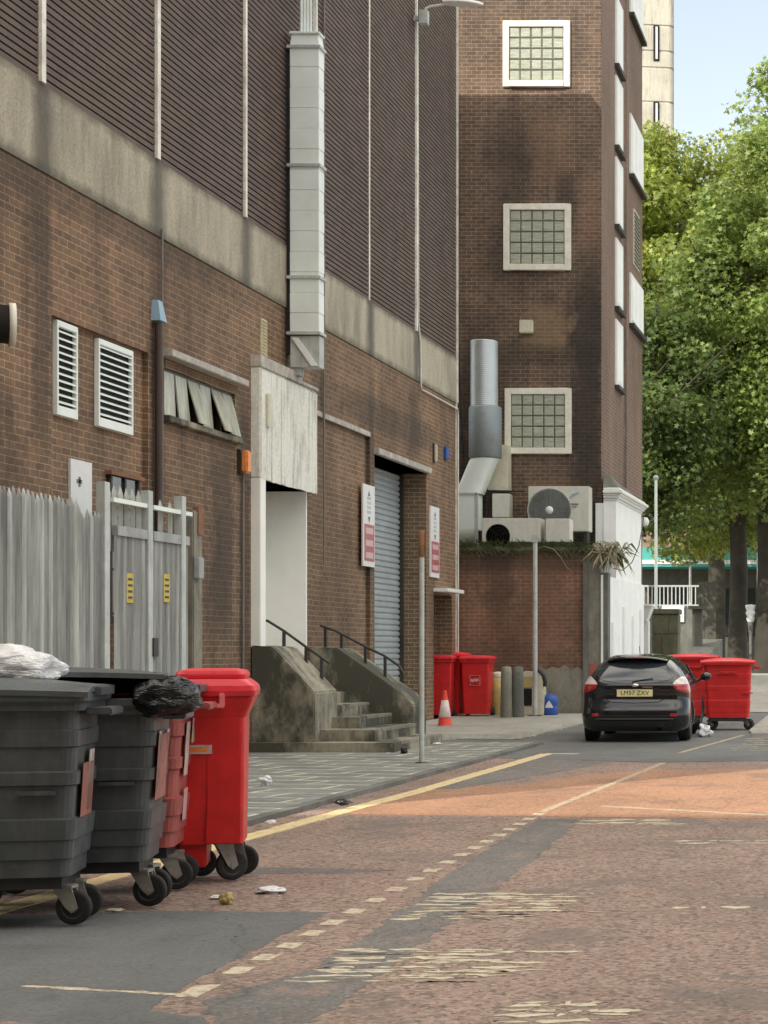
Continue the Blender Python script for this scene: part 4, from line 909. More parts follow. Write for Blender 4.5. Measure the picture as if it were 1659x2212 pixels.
# white rendered neighbour
Wt = thing('white_rendered_wall', (-6.6, 46, 0), 'bright white rendered wall with a classical cornice beside the tower', 'building')
x0 = -6.62
f = MB(); f.box(x0 - .02, x0 + .03, EYf - .1 + .02, 48.9, 0, P(1320, 1243, 42.3).z); f.build('lower_wall', M['white_wall'], Wt)
zc = P(1335, 1078, 44.3).z
f = MB(); f.box(x0 - .3, x0, 44.2, 48.6, 2.9, zc); f.box(x0 - .5, x0 - .3, 44.25, 44.5, 2.9, zc - .1); f.build('pier', M['white_wall'], Wt)
f = MB()
for i, (o_, h0, h1) in enumerate([(.03, 0, .06), (.08, .06, .12), (.12, .12, .17), (.17, .17, .25), (.1, .25, .31)]):
    f.box(x0 - .3, x0 + o_, 44.2 - o_, 48.6 + o_, zc + h0 - .05, zc + h1 - .05)
f.build('cornice', M['white_trim'], Wt, bevel=.015)
f = MB(); f.hexa([(x0 - .3, 44.1, zc + .26), (x0 + .05, 44.15, zc + .26), (x0 + .05, 48.65, zc + .26), (x0 - .3, 48.7, zc + .26)], [(x0 - .3, 44.3, zc + .55), (x0 - .15, 44.3, zc + .55), (x0 - .15, 48.5, zc + .42), (x0 - .3, 48.5, zc + .42)]); f.build('coping', M['stone_grey'], Wt)
f = MB()
for yy, hh in ((43.2, 2.2), (45.0, 2.6), (46.6, 2.4), (48.0, 2.6)): f.box(x0 + .03, x0 + .075, yy, yy + .2, 0.02, hh)
f.build('pilaster_strip', M['white_trim'], Wt)
f = MB(); f.tube([P(1391, 1105, 46.5), P(1389, 1130, 46), P(1380, 1180, 45.5), P(1365, 1215, 45), P(1345, 1232, 44.3), P(1325, 1228, 42.6)], .012, 6); tag(f.build('loose_cable', M['iron'], at=(x0, 45, 3)), 'loose dark cable sagging down the white rendered wall', 'cable')
f = MB(); a = P(1392, 1127, 48.9); f.lathe([(0.02, -.12), (.1, -.1), (.13, 0), (.09, .1), (.02, .12)], a, 'z', 14); f.box(a.x - .25, a.x, a.y - .03, a.y + .03, a.z - .03, a.z + .03); tag(f.build('security_camera', M['white_trim'], at=a), 'white dome camera sticking out from the white rendered wall', 'camera')
a = P(1387, 1305, 49.5); b = P(1412, 1300, 49.5)
t = thing('white_column', (-6.5, 49.6, 0), 'short white column with a wide flat head beyond the white wall', 'column')
f = MB(); f.box(-6.95, b.x, 49.3, 50.0, a.z - .06, a.z); f.hexa([(-6.9, 49.4, a.z - .45), (b.x - .18, 49.4, a.z - .45), (b.x - .18, 49.9, a.z - .45), (-6.9, 49.9, a.z - .45)], [(-6.9, 49.35, a.z - .06), (b.x - .03, 49.35, a.z - .06), (b.x - .03, 49.95, a.z - .06), (-6.9, 49.95, a.z - .06)]); f.build('head', M['white_trim'], t)
f = MB(); f.box(-6.9, -6.72, 49.45, 49.8, 0.1, a.z - .45); f.box(-6.66, b.x - .14, 49.5, 49.8, 0.1, a.z - .45); f.build('shaft', M['white_trim'], t)

# ------------------------------------------------------------ plant on the extension roof
R0 = ZT
FY = 43.35
t = thing('extract_flue', (P(1045, 1000, FY).x, FY, R0), 'round silver extract flue with a grey sleeve, rising from a boxed duct elbow', 'flue')
cx = P(1046, 0, FY).x; s_ = F / FY
f = MB(); za, zb_ = P(0, 882, FY).z, P(0, 738, FY).z; pr = []; z = za
while z < zb_: pr += [(28.5 / s_, z), (29.6 / s_, z + .02), (28.5 / s_, z + .04)]; z += .045
pr.append((26 / s_, z)); pr.append((24 / s_, z - .05)); f.lathe(pr, (cx, FY, 0), 'z', 36); f.build('ribbed_pipe', M['steel_flue'], t)
f = MB(); f.lathe([(33 / s_, P(0, 990, FY).z), (35 / s_, P(0, 988, FY).z), (35 / s_, P(0, 882, FY).z), (33 / s_, P(0, 879, FY).z), (27 / s_, P(0, 879, FY).z)], (P(1048, 0, FY).x, FY, 0), 'z', 36); f.build('sleeve', M['flue_grey'], t)
f = MB(); zt, zm, zl = P(0, 991, FY).z, P(0, 1068, FY).z, P(0, 1120, FY).z
r_ = 31 / s_; X0, X1 = P(984, 0, FY).x, P(1036, 0, FY).x; seg = 28
top = [(P(1048, 0, FY).x + r_ * math.cos(2 * PI * k / seg), FY + r_ * math.sin(2 * PI * k / seg), zt) for k in range(seg)]
def sq(k, x0_, x1_, y0_, y1_, z_):
    t_ = 2 * PI * k / seg; c, s2 = math.cos(t_), math.sin(t_); q_ = 1 / max(abs(c), abs(s2)); return ((x0_ + x1_) / 2 + c * q_ * (x1_ - x0_) / 2, (y0_ + y1_) / 2 + s2 * q_ * (y1_ - y0_) / 2, z_)
mid = [sq(k, X0 + .05, X1 + .06, FY - .3, FY + .3, zm) for k in range(seg)]; top2 = [(a_[0] * .9 + b_[0] * .1, a_[1], a_[2] - .05) for a_, b_ in zip(top, mid)]
f.grid([top + top[:1], top2 + top2[:1], mid + mid[:1]]); f.build('transition', M['galv'], t)
f = MB(); f.box(X0 - .1, X1, FY - .3, FY + .3, R0 + .45, zm - .004); rows = []
for i in range(9):
    an = PI / 2 * i / 8; rows.append([(X0 - .1, FY + .3 - .6 * math.cos(an) * 1, R0 + .45 - .4 * math.sin(an)), (X1, FY + .3 - .6 * math.cos(an), R0 + .45 - .4 * math.sin(an))])
f.grid(rows); f.build('elbow', M['galv'], t)
f = MB(); f.box(X1 - .02, X1 + .03, FY - .33, FY - .28, R0, zm); f.box(X0 - .1, X1 + .02, FY - .33, FY - .302, zm - .03, zm + .02); f.build('flange', M['galv_old'], t)
f = MB(); f.tube([P(990, 760, FY + .4), P(996, 900, FY + .4), P(1000, 990, FY + .4)], .03, 8); f.tube([P(1012, 870, FY + .1), P(998, 930, FY + .2), P(990, 975, FY + .3)], .015, 8); f.box(P(1003, 0, FY).x, P(1012, 0, FY).x, FY + .3, FY + .45, P(0, 975, FY).z, P(0, 960, FY).z)
tag(f.build('cable_bundle', M['iron'], at=(cx - .5, FY + .3, R0)), 'dark cables on the tower wall behind the silver flue', 'cable')
f = MB(); a, b = P(1056, 962, 44.1), P(1100, 1060, 44.1); f.box(a.x, b.x, 43.95, TY - .03, b.z, a.z); tag(f.build('duct_cover', M['cream'], at=(a.x, 44, R0), bevel=.01), 'tall pale metal cover between the flue and the lowest tower window', 'duct')

def ac_unit(name, x0, x1, y0, y1, Y, depth, label, fan, fr, hub=True, grille=True):
    a, b = P(x0, y0, Y), P(x1, y1, Y); t = thing(name, ((a.x + b.x) / 2, Y + depth / 2, b.z), label, 'air conditioner', 'cooling units on the low roof')
    f = MB(); f.box(a.x, b.x, Y, Y + depth, b.z, a.z); f.build('casing', M['ac_white'], t, bevel=.015)
    for xx in (a.x + .05, b.x - .12): f = MB(); f.box(xx, xx + .07, Y + .05, Y + depth - .05, R0 - .0, b.z + .002); f.build('foot', M['iron'], t)
    if fan:
        c = P(fan[0], fan[1], Y); r = fan[2] / (F / Y)
        f = MB(); f.lathe([(0, -.004), (r, -.004), (r, -.02), (r * 1.04, -.02), (r * 1.04, .0)], (c.x, Y, c.z), 'y', 40); g_ = f.build('fan_grille', M['ac_grille'] if grille else M['dark_hole'], t)
        f = MB()
        for q_ in np.linspace(.25, .95, 9 if grille else 4): f.lathe([(r * q_, -.022), (r * q_ + .008, -.026), (r * q_ + .012, -.022)], (c.x, Y, c.z), 'y', 40)
        for k in range(16 if grille else 3):
            an = 2 * PI * k / (16 if grille else 3) + .3; f.tube([(c.x, Y - .024, c.z), (c.x + r * math.cos(an), Y - .024, c.z + r * math.sin(an))], .004, 5)
        f.build('guard_wires', M['galv_old'] if grille else M['black'], g_)
        if hub:
            f = MB(); f.lathe([(0.0, -.05), (r * .16, -.045), (r * .19, -.02)], (c.x, Y, c.z), 'y', 24); f.build('hub', M['white_trim'], g_)
    return t, a, b
t, a, b = ac_unit('air_conditioner', 1141, 1272, 1050, 1148, 43.5, .5, 'large off-white cooling unit with a round grey fan grille on the low roof', (1187, 1102, 46), 0)
f = MB(); p_ = P(1240, 1072, 43.5); f.prism([(p_.x - .12, p_.z - .05), (p_.x + .1, p_.z + .06), (p_.x + .12, p_.z + .1), (p_.x - .05, p_.z + .05)], 43.485, 43.497, 'y'); f.build('blue_decal', M['blue_box'], t)
f = MB(); f.box(p_.x - .07, p_.x + .1, 43.485, 43.497, p_.z - .2, p_.z - .17); f.box(p_.x - .05, p_.x + .06, 43.485, 43.497, p_.z - .26, p_.z - .24); f.build('lettering', M['ink'], t)
ac_unit('air_conditioner', 1041, 1167, 1119, 1171, 42.35, .55, 'low wide white cooling unit with a black open fan at the roof edge', (1076, 1158, 25), 0, hub=False, grille=False)
ac_unit('air_conditioner', 1178, 1230, 1120, 1171, 42.35, .5, 'small plain white square unit right of the wide one', None, 0)
ac_unit('air_conditioner', 1063, 1100, 1066, 1118, 43.6, .4, 'narrow cream unit half hidden behind the wide front one', None, 0)
f = MB(); p0, p1 = P(1052, 1060, 43.8), P(1064, 1118, 43.8)
for k in range(4): f.tube([(p0.x + .05 * k, 43.8, R0), (p0.x + .05 * k, 43.8, p0.z)], .014, 6)
f.tube([(p0.x, 43.8, p0.z), (p0.x + .9, 43.8, p0.z - .02)], .02, 6); tag(f.build('pipework', M['black'], at=(p0.x, 43.8, R0)), 'black pipes standing between the flue elbow and the narrow cream unit', 'pipes')

# ledge weeds and the dried bush
def tuft(name, c, r, h, n, label, mats, seed=1, droop=.3, lo=.4):
    rr = random.Random(seed); t = thing(name, c, label, 'plant'); 
    for mi, mt in enumerate(mats):
        f = MB()
        for i in range(n):
            an = rr.uniform(0, 2 * PI); l = rr.uniform(lo, 1) * h; bx = c[0] + rr.uniform(-r, r) * .5; by = c[1] + rr.uniform(-.1, .1)
            dx, dy = math.cos(an) * r * rr.uniform(.2, 1), math.sin(an) * r * rr.uniform(.1, .5)
            p0 = Vector((bx, by, c[2])); p1 = p0 + Vector((dx * .5, dy * .5, l * .7)); p2 = p0 + Vector((dx, dy, l - droop * rr.random()))
            w_ = rr.uniform(.005, .014) * (1 if mi == 0 else 1.6); s_ = Vector((w_, 0, w_ * .4))
            f.add([p0 - s_, p0 + s_, p1 + s_ * 1.3, p1 - s_ * 1.3, p2], [(0, 1, 2, 3), (3, 2, 4)])
        f.build('stalks' if mi == 0 else 'leaves', mt, t, fix=False)
    return t
c = P(1315, 1200, 42.0); tuft('dried_bush', (c.x + .05, 41.95, c.z + .05), .55, .38, 60, 'dried spiky pale bush at the right end of the low roof', [M['dry_plant'], M['weed'], M['dry_plant']], 3, .35, -.8)
f = MB(); rr = random.Random(12)
for i in range(420):
    x = rr.uniform(ex0 + .2, ex1 + .3); b0 = Vector((x, EYf - .05 + rr.uniform(0, .05), R0 + rr.uniform(-.1, .02))); l = rr.uniform(.05, .2); dx = rr.uniform(-.15, .15); dn = rr.choice([1, 1, -1])
    s_ = Vector((rr.uniform(.005, .014), 0, .004)); p1 = b0 + Vector((dx, -.06, l * .7 * dn)); p2 = b0 + Vector((dx * 1.6, -.1, l * dn))
    f.add([b0 - s_, b0 + s_, p1 + s_, p1 - s_, p2], [(0, 1, 2, 3), (3, 2, 4)])
o = f.build('moss_and_weeds', M['weed'], fix=False, at=(-8, EYf, R0)); tag(o, 'scruffy weeds growing along the roof edge of the low red brick wall', 'weeds', kind='stuff')
f = MB(); a = P(1188, 1192, 42.0); pts = [P(1160, 1186, 42.02), P(1175, 1180, 41.98), P(1195, 1186, 41.97), P(1212, 1205, 41.97), P(1224, 1226, 41.98), P(1236, 1236, 42.0)]
f.tube(pts, .012, 6); tag(f.build('loose_cable', M['cable_dark'], at=pts[2]), 'loose pale cable drooping over the low red brick wall', 'cable')

# ------------------------------------------------------------ far things
Tw = thing('concrete_tower', (-16, 125, 0), 'pale rounded concrete tower with slit windows far behind the trees', 'tower')
xr = P(1456, 0, 120).x; TWd = 9.0; cx = xr - TWd / 2; zb, zt = .7, 56
def twr(v, A=math.radians(7.2)):      # the tower stands turned a little about its near corner
    x, y = v[0] - xr, v[1] - 120; return (xr + x * math.cos(A) - y * math.sin(A), 120 + x * math.sin(A) + y * math.cos(A), v[2])
def tring(z, o=0): return [twr((p[0] + cx, p[1] + 120 + TWd / 2, z)) for p in rr_ring(TWd - 2 * o, TWd - 2 * o, .35, 0)]
def rr_ring(w, d, c, z, cx=0, cy=0, ch=None):      # chamfered / rounded rectangle ring
    pts = []
    for (sx, sy, a0) in ((1, -1, -90), (1, 1, 0), (-1, 1, 90), (-1, -1, 180)):
        for k in range(5):
            a = math.radians(a0 + 90 * k / 4)
            pts.append((cx + sx * (w / 2 - c) + c * math.cos(a), cy + sy * (d / 2 - c) + c * math.sin(a), z))
    return pts
f = MB(); rings = [tring(zb)]
for q_ in sorted([P(0, y, 120).z for y in (385, 312, 222, 148, 112, 57, -20, -100, -180)]): rings += [tring(q_ - .08), tring(q_ - .04, .06), tring(q_ + .04, .06), tring(q_ + .08)]
rings.append(tring(zt)); n = len(rings[0]); f.grid([r + r[:1] for r in rings], smooth=False); f.add(rings[-1], [tuple(range(n))]); f.build('shaft', M['cone_tower'], Tw)
for (ya, yb_) in ((57, 133), (222, 300), (-100, -25), (385, 460)):
    p_ = P(1418, ya, 120); q_ = P(1418, yb_, 120)
    f = MB(); f.box(p_.x - .19, p_.x + .19, 119.93, 120.2, q_.z, p_.z); f.v = [twr(v) for v in f.v]; o = f.build('slit_window', M['dark_hole'], Tw)
    f = MB(); f.box(p_.x - .04, p_.x + .08, 119.88, 119.925, q_.z + .1, p_.z - .1); f.v = [twr(v) for v in f.v]; f.build('frame', M['frame'], o)

SB = thing('canopied_shop', (-8, 92, .7), 'low shop with a turquoise canopy fascia behind the trees', 'shop')
Y = 90; a, b = P(1340, 1182, Y), P(1900, 1224, Y)
f = MB(); f.box(a.x, b.x, Y, Y + 3, b.z, a.z); f.build('canopy', M['turq'], SB)
f = MB(); f.box(a.x, b.x, Y - .06, Y - .001, b.z + .12, b.z + .32); f.build('gutter_trim', M['white_trim'], SB)
f = MB(); f.box(a.x, b.x, Y + 3.1, Y + 12, .7, a.z - .2); f.build('wall', M['timber'], SB)
for k in range(12):
    x = a.x + 1 + k * 1.1; f = MB(); f.box(x, x + .9, Y + 3.04, Y + 3.099, 2.2, 4.6); f.build('window', M['shop_glass'], SB)
za = P(0, 1138, Y + 6).z
f = MB(); f.hexa([(a.x, Y + 4, a.z - .1), (P(1520, 0, Y + 4).x, Y + 4, a.z - .1), (P(1520, 0, Y + 4).x, Y + 12, a.z - .1), (a.x, Y + 12, a.z - .1)], [(a.x + .5, Y + 7, za), (P(1480, 0, Y + 7).x, Y + 7, za), (P(1480, 0, Y + 7).x, Y + 9, za), (a.x + .5, Y + 9, za)]); f.build('roof', M['tile_roof'], SB)
# far brick block closing the view
FB = thing('far_brick_block', (-2, 112, .7), 'pale brown brick block glimpsed through the leaves', 'building')
f = MB(); f.box(-14, -7.9, 112, 120, .7, 12.5); f.build('wall', M['brick_far'], FB)
for k in range(4):
    for j in range(3): f = MB(); f.box(-13.4 + k * 1.4, -12.5 + k * 1.4, 111.95, 111.999, 4 + j * 2.8, 5.6 + j * 2.8); f.build('window', M['shop_glass'], FB)
# raised wall with railing
RW = thing('retaining_wall', (-7.2, 63, .6), 'grey retaining wall below white railings beyond the stone pier', 'wall')
a, b = P(1380, 1312, 63), P(1500, 1312, 63); f = MB(); f.box(a.x, b.x, 63, 63.5, .4, a.z); f.build('face', M['stone_grey'], RW)
f = MB(); f.box(P(1430, 0, 63).x, P(1478, 0, 63).x, 62.93, 63.52, a.z - .5, a.z + .04); f.build('coping', M['white_trim'], RW)
RL = thing('white_railing', (-7.2, 63.2, a.z), 'white metal railing above the grey retaining wall', 'railing')
zt = P(0, 1264, 63.2).z; f = MB(); f.box(a.x, P(1508, 0, 63).x, 63.18, 63.23, zt - .06, zt); f.box(a.x, P(1508, 0, 63).x, 63.18, 63.23, a.z + .05, a.z + .1); f.build('rail', M['galv_old'], RL)
x = a.x
while x < P(1508, 0, 63).x: f = MB(); f.box(x, x + .035, 63.185, 63.225, a.z, zt - .06); f.build('baluster', M['galv_old'], RL); x += .135
SP = thing('stone_pier', (-6.5, 52, 0), 'squat greenish stone pier of large blocks behind the black car', 'pier')
a, b = P(1409, 1317, 52), P(1464, 1317, 52); f = MB(); z = 0.1
hs = [.6, .62, .68, .55]
for i, h in enumerate(hs):
    xm = (a.x + b.x) / 2 + (.1 if i % 2 else -.1); f.box(a.x, xm - .006, 52, 52.7, z, z + h - .012); f.box(xm + .006, b.x, 52, 52.7, z, z + h - .012); z += h
f.box(a.x + .02, b.x - .02, 52.02, 52.68, .1, z); f.build('blocks', M['stone_green'], SP, bevel=.012)
f = MB(); f.box(a.x - .03, b.x + .04, 51.95, 52.75, z, a.z + .02); f.build('cap', M['stone_green'], SP, bevel=.02)
# ramp parapet rising to the right of the pier
f = MB(); f.prism([(62, .6), (62, 1.9), (56, 1.2), (54, 1.0), (54, .25)], P(1466, 0, 56).x, P(1500, 0, 56).x + .3, 'x'); tag(f.build('ramp_wall', M['stone_grey'], at=(-6, 58, .5)), 'low sloping grey ramp wall right of the stone pier', 'wall')
f = MB(); a, b = P(1505, 1256, 67), P(1547, 1256, 67)
x = a.x
while x < b.x - .05: f.box(x, x + .13, 67, 67.05, .7, a.z + random.uniform(-.03, .03)); x += .14
tag(f.build('timber_hoarding', M['timber'], at=(a.x, 67, .7)), 'dark grey timber hoarding left of the tree trunks', 'hoarding')
t = thing('picnic_table', (P(1508, 0, 60).x, 60, .5), 'dark flat-topped table on a thick leg in the shade', 'table')
a = P(1488, 1309, 60); b = P(1529, 1316, 60); f = MB(); f.box(a.x, b.x, 59.7, 60.5, b.z, a.z); f.build('table_top', M['timber'], t); f = MB(); f.box(a.x + .12, b.x - .2, 59.9, 60.3, gh(60), b.z); f.build('leg', M['timber'], t)
def post(name, x, y0, Y, r, label, cat, mat, top=None, z0=None):
    a = P(x, y0, Y); t = thing(name, (a.x, Y, gh(Y) if z0 is None else z0), label, cat); f = MB(); f.tube([(a.x, Y, gh(Y) if z0 is None else z0), (a.x, Y, a.z)], [r, r * .8], 12); f.build('shaft', mat, t); return t, a
t, a = post('lamp_post', 1417, 1036, 58, .055, 'slim pale lamp post rising in front of the dark leaves right of the white wall', 'lamp post', M['galv'])
f = MB(); f.lathe([(.05, 0), (.09, .02), (.07, .12), (0, .14)], (a.x, 58, a.z), 'z', 12); f.build('cap', M['galv_old'], t)
t, a = post('lamp_post', 1639, 1165, 82, .10, 'short bright white post between the two tree trunks', 'post', M['white_trim'])
f = MB(); f.box(a.x - .2, a.x + .2, 81.9, 82.1, a.z, a.z + .1); f.build('cap', M['white_trim'], t)
t, a = post('lamp_post', 1491, 1158, 87.5, .07, 'thin white post standing before the turquoise canopy', 'post', M['white_trim'])
f = MB(); f.box(a.x - .1, a.x + .1, 87.4, 87.6, a.z, a.z + .08); f.build('cap', M['white_trim'], t)
t = thing('ornate_post', (P(1622, 0, 66).x, 66, .7), 'ornate white capital on a slender grey stem beside the near tree trunk', 'post')
cx_ = P(1622, 0, 66).x; zc = P(0, 1325, 66).z
f = MB(); f.lathe([(.12, zc - .3), (.16, zc - .2), (.13, zc - .1), (.18, zc - .02), (.18, zc + .05), (.14, zc + .08), (.19, zc + .2), (.21, zc + .3), (0, zc + .32)], (cx_, 66, 0), 'z', 16); f.build('capital', M['white_trim'], t)
f = MB(); f.lathe([(.07, .7), (.06, zc - .9), (.12, zc - .3)], (cx_, 66, 0), 'z', 12); f.build('stem', M['stone_grey'], t)

# ------------------------------------------------------------ trees
def tree(name, x, y, zb, r, crown, nclump, nleaf, mat, label, seed, lean=0, leaf=.195, clear=0.0):
    rr = random.Random(seed); rg = np.random.RandomState(seed)
    t = thing(name, (x, y, zb), label, 'tree', None)
    (cx, cy, cz), (rx, ry, rz) = crown
    f = MB(); top = Vector((cx * .6 + x * .4, cy * .5 + y * .5, cz + rz * .4)); base = Vector((x, y, zb))
    fork = Vector((x + lean, y, zb + 7.0 * (cz / 13)))
    f.tube([base + Vector((0, 0, -.1)), base + Vector((0, 0, .35)), base.lerp(fork, .5) + Vector((.08, 0, 0)), fork, fork.lerp(top, .5) + Vector((.3, .2, 0)), top], [r * 1.35, r * 1.05, r * .92, r * .8, r * .5, r * .15], 14)
    cl = []
    for i in range(nclump):
        while True:
            v = Vector((rr.uniform(-1, 1), rr.uniform(-1, 1), rr.uniform(-1, 1)))
            if 0.35 < v.length < 1: break
        k = v.length; v = v * (1.0 + .12 * rr.random())
        cl.append((Vector((cx + v.x * rx, cy + v.y * ry, cz + v.z * rz)), rr.uniform(.8, 1.6)))
    for i in range(16):
        c, _ = cl[i * len(cl) // 16]; a = base.lerp(fork, 1).lerp(top, rr.uniform(-.15, .7)); mdd = a.lerp(c, .5) + Vector((rr.uniform(-.5, .5), 0, -rr.uniform(.2, .9)))
        f.tube([a, mdd, c], [r * .35, r * .2, .04], 8)
        for q_ in range(2): e = c + Vector((rr.uniform(-2, 2), rr.uniform(-2, 2), rr.uniform(-.5, 1.5))); f.tube([mdd.lerp(c, .5), e], [.06, .015], 5)
    f.build('trunk', M['bark'], t)
    per = nleaf // nclump; P_, D_ = [], []
    for c, R_ in cl:
        d = rg.normal(size=(per, 3)); d /= np.linalg.norm(d, axis=1)[:, None]; rad = R_ * rg.uniform(.25, 1.0, per) ** .6
        P_.append(np.array(c)[None] + d * rad[:, None] * np.array([1.15, 1.15, .75])[None]); D_.append(d)
    P_ = np.concatenate(P_); D_ = np.concatenate(D_); n = len(P_)
    # leaf blades: a five-cornered blade, mostly facing outward and up
    nrm = D_ * .55 + rg.normal(size=(n, 3)) * .5 + np.array([0, 0, .55]); nrm /= np.linalg.norm(nrm, axis=1)[:, None]
    u = np.cross(nrm, rg.normal(size=(n, 3))); u /= np.linalg.norm(u, axis=1)[:, None]; v = np.cross(nrm, u)
    L = leaf * rg.uniform(.6, 1.25, n)
    shp = [(-.5, 0), (-.18, -.16), (-.1, -.6), (.12, -.2), (.5, -.42), (.32, 0), (.62, .3), (.15, .22), (-.05, .62), (-.2, .18)]
    V = np.stack([P_ + u * (a_ * L)[:, None] + v * (b_ * L)[:, None] + nrm * (((abs(b_)) * .25) * L)[:, None] for a_, b_ in shp], 1).reshape(-1, 3) - np.array([x, y, zb])
    me = bpy.data.meshes.new('crown'); k = len(shp)
    me.vertices.add(n * k); me.vertices.foreach_set('co', V.astype(np.float32).ravel())
    me.loops.add(n * k); me.loops.foreach_set('vertex_index', np.arange(n * k, dtype=np.int32))
    me.polygons.add(n); me.polygons.foreach_set('loop_start', np.arange(0, n * k, k, dtype=np.int32)); me.polygons.foreach_set('loop_total', np.full(n, k, dtype=np.int32))
    me.update(); me.validate(); me.materials.append(mat)
    o = bpy.data.objects.new('crown', me); col.objects.link(o); o.parent = t
    return t
tree('plane_tree', P(1592, 0, 70).x, 70, .7, .36, ((-7.8, 71, 13.3), (4.6, 4.6, 7.4)), 200, 115000, M['leaf_a'], 'plane tree with sunlit yellow-green crown and dark trunk beside the hoarding', 21)
tree('plane_tree', P(1657, 0, 66).x, 66, .7, .46, ((-2.5, 66.5, 13.4), (4.8, 5.0, 7.2)), 160, 88000, M['leaf_b'], 'plane tree with the thickest trunk, at the right edge', 22)
tree('plane_tree', P(1545, 0, 80).x, 80, .7, .4, ((-8.0, 82, 12.6), (6.5, 4.5, 6.0)), 120, 30000, M['leaf_c'], 'darker plane tree standing behind the hoarding', 23, leaf=.27)
tree('plane_tree', 2.0, 84, .7, .4, ((-3.9, 86, 17.2), (4.3, 5, 12.0)), 230, 62000, M['leaf_b'], 'tallest plane tree, its crown showing over the others at the right edge', 24, leaf=.27)
tree('plane_tree', -9.0, 62, .65, .16, ((-8.0, 63.5, 9.6), (2.2, 2.6, 3.6)), 60, 18000, M['leaf_c'], 'small dark leafy tree close beside the white wall', 25, leaf=.2)
tree('plane_tree', -9, 108, .7, .4, ((-12, 106, 8), (7, 4, 6)), 60, 12000, M['leaf_c'], 'distant tree behind the turquoise canopy', 26, leaf=.4)
tree('plane_tree', 1, 104, .7, .4, ((-2, 104, 8), (7, 4, 7)), 60, 12000, M['leaf_a'], 'bright distant tree seen between the two trunks', 27, leaf=.4)

# ------------------------------------------------------------ the block behind the camera that shades the near street
NB = thing('brick_block', (0, -12, 0), 'brick block behind the camera', 'building')
DS = 20.4 / 0.838; H = DS * math.tan(EL)
f = MB(); f.box(-30, 16, -16, -2.7, 0, H); f.build('wall', M['brick_reveal'], NB)
for k in range(9):
    for j in range(4): f = MB(); f.box(-26 + k * 4.4, -24.4 + k * 4.4, -2.7, -2.65, 1.4 + j * 3.6, 3.4 + j * 3.6); f.build('window', M['shop_glass'], NB)
# ------------------------------------------------------------ wheeled bins
def rr_ring(w, d, c, z, cx=0, cy=0, ch=None):      # chamfered / rounded rectangle ring
    pts = []
    for (sx, sy, a0) in ((1, -1, -90), (1, 1, 0), (-1, 1, 90), (-1, -1, 180)):
        for k in range(5):
            a = math.radians(a0 + 90 * k / 4)
            pts.append((cx + sx * (w / 2 - c) + c * math.cos(a), cy + sy * (d / 2 - c) + c * math.sin(a), z))
    return pts
def loft(mb, rings, smooth=False, cap=True):
    n = len(rings[0]); k = len(mb.v)
    mb.grid([r + r[:1] for r in rings], smooth)
    if cap: mb.add(rings[0], [tuple(range(n))[::-1]]); mb.add(rings[-1], [tuple(range(n))])
def caster(parent, x, y, ang, r=.1, h=.27, mat=None):
    ca, sa = math.cos(ang), math.sin(ang)
    def R(p): return (x + p[0] * ca - p[1] * sa, y + p[0] * sa + p[1] * ca, p[2])
    # fork (local: wheel rolls along +x, axle along y, offset behind the pivot)
    off = .055
    f = MB(); 
    for s_ in (-1, 1):
        poly = [(-.055, h - .015), (.055, h - .015), (off + .035, r + .0), (off, r - .03), (off - .035, r)]
        m2 = MB(); m2.prism(poly, s_ * .034 - .004, s_ * .034 + .004, 'y'); f.add([R(v) for v in m2.v], m2.f)
    m2 = MB(); m2.box(-.06, .06, -.045, .045, h - .018, h); m2.tube([(off, -.042, r), (off, .042, r)], .016, 10); f.add([R(v) for v in m2.v], m2.f)
    k = f.build('caster', M['caster'], parent, local=True)
    m2 = MB(); m2.lathe([(r * .62, -.020), (r * .9, -.024), (r, -.014), (r, .014), (r * .9, .024), (r * .62, .020)], (off, 0, r), 'y', 30); f = MB(); f.add([R(v) for v in m2.v], m2.f, True); f.build('tyre', M['rubber'], k, local=True)
    m2 = MB(); m2.lathe([(.018, -.024), (r * .3, -.02), (r * .5, -.012), (r * .63, -.022), (r * .63, .022), (r * .5, .012), (r * .3, .02), (.018, .024)], (off, 0, r), 'y', 24); f = MB(); f.add([R(v) for v in m2.v], m2.f); f.build('rim', M['hub'] if mat is None else mat, k, local=True)

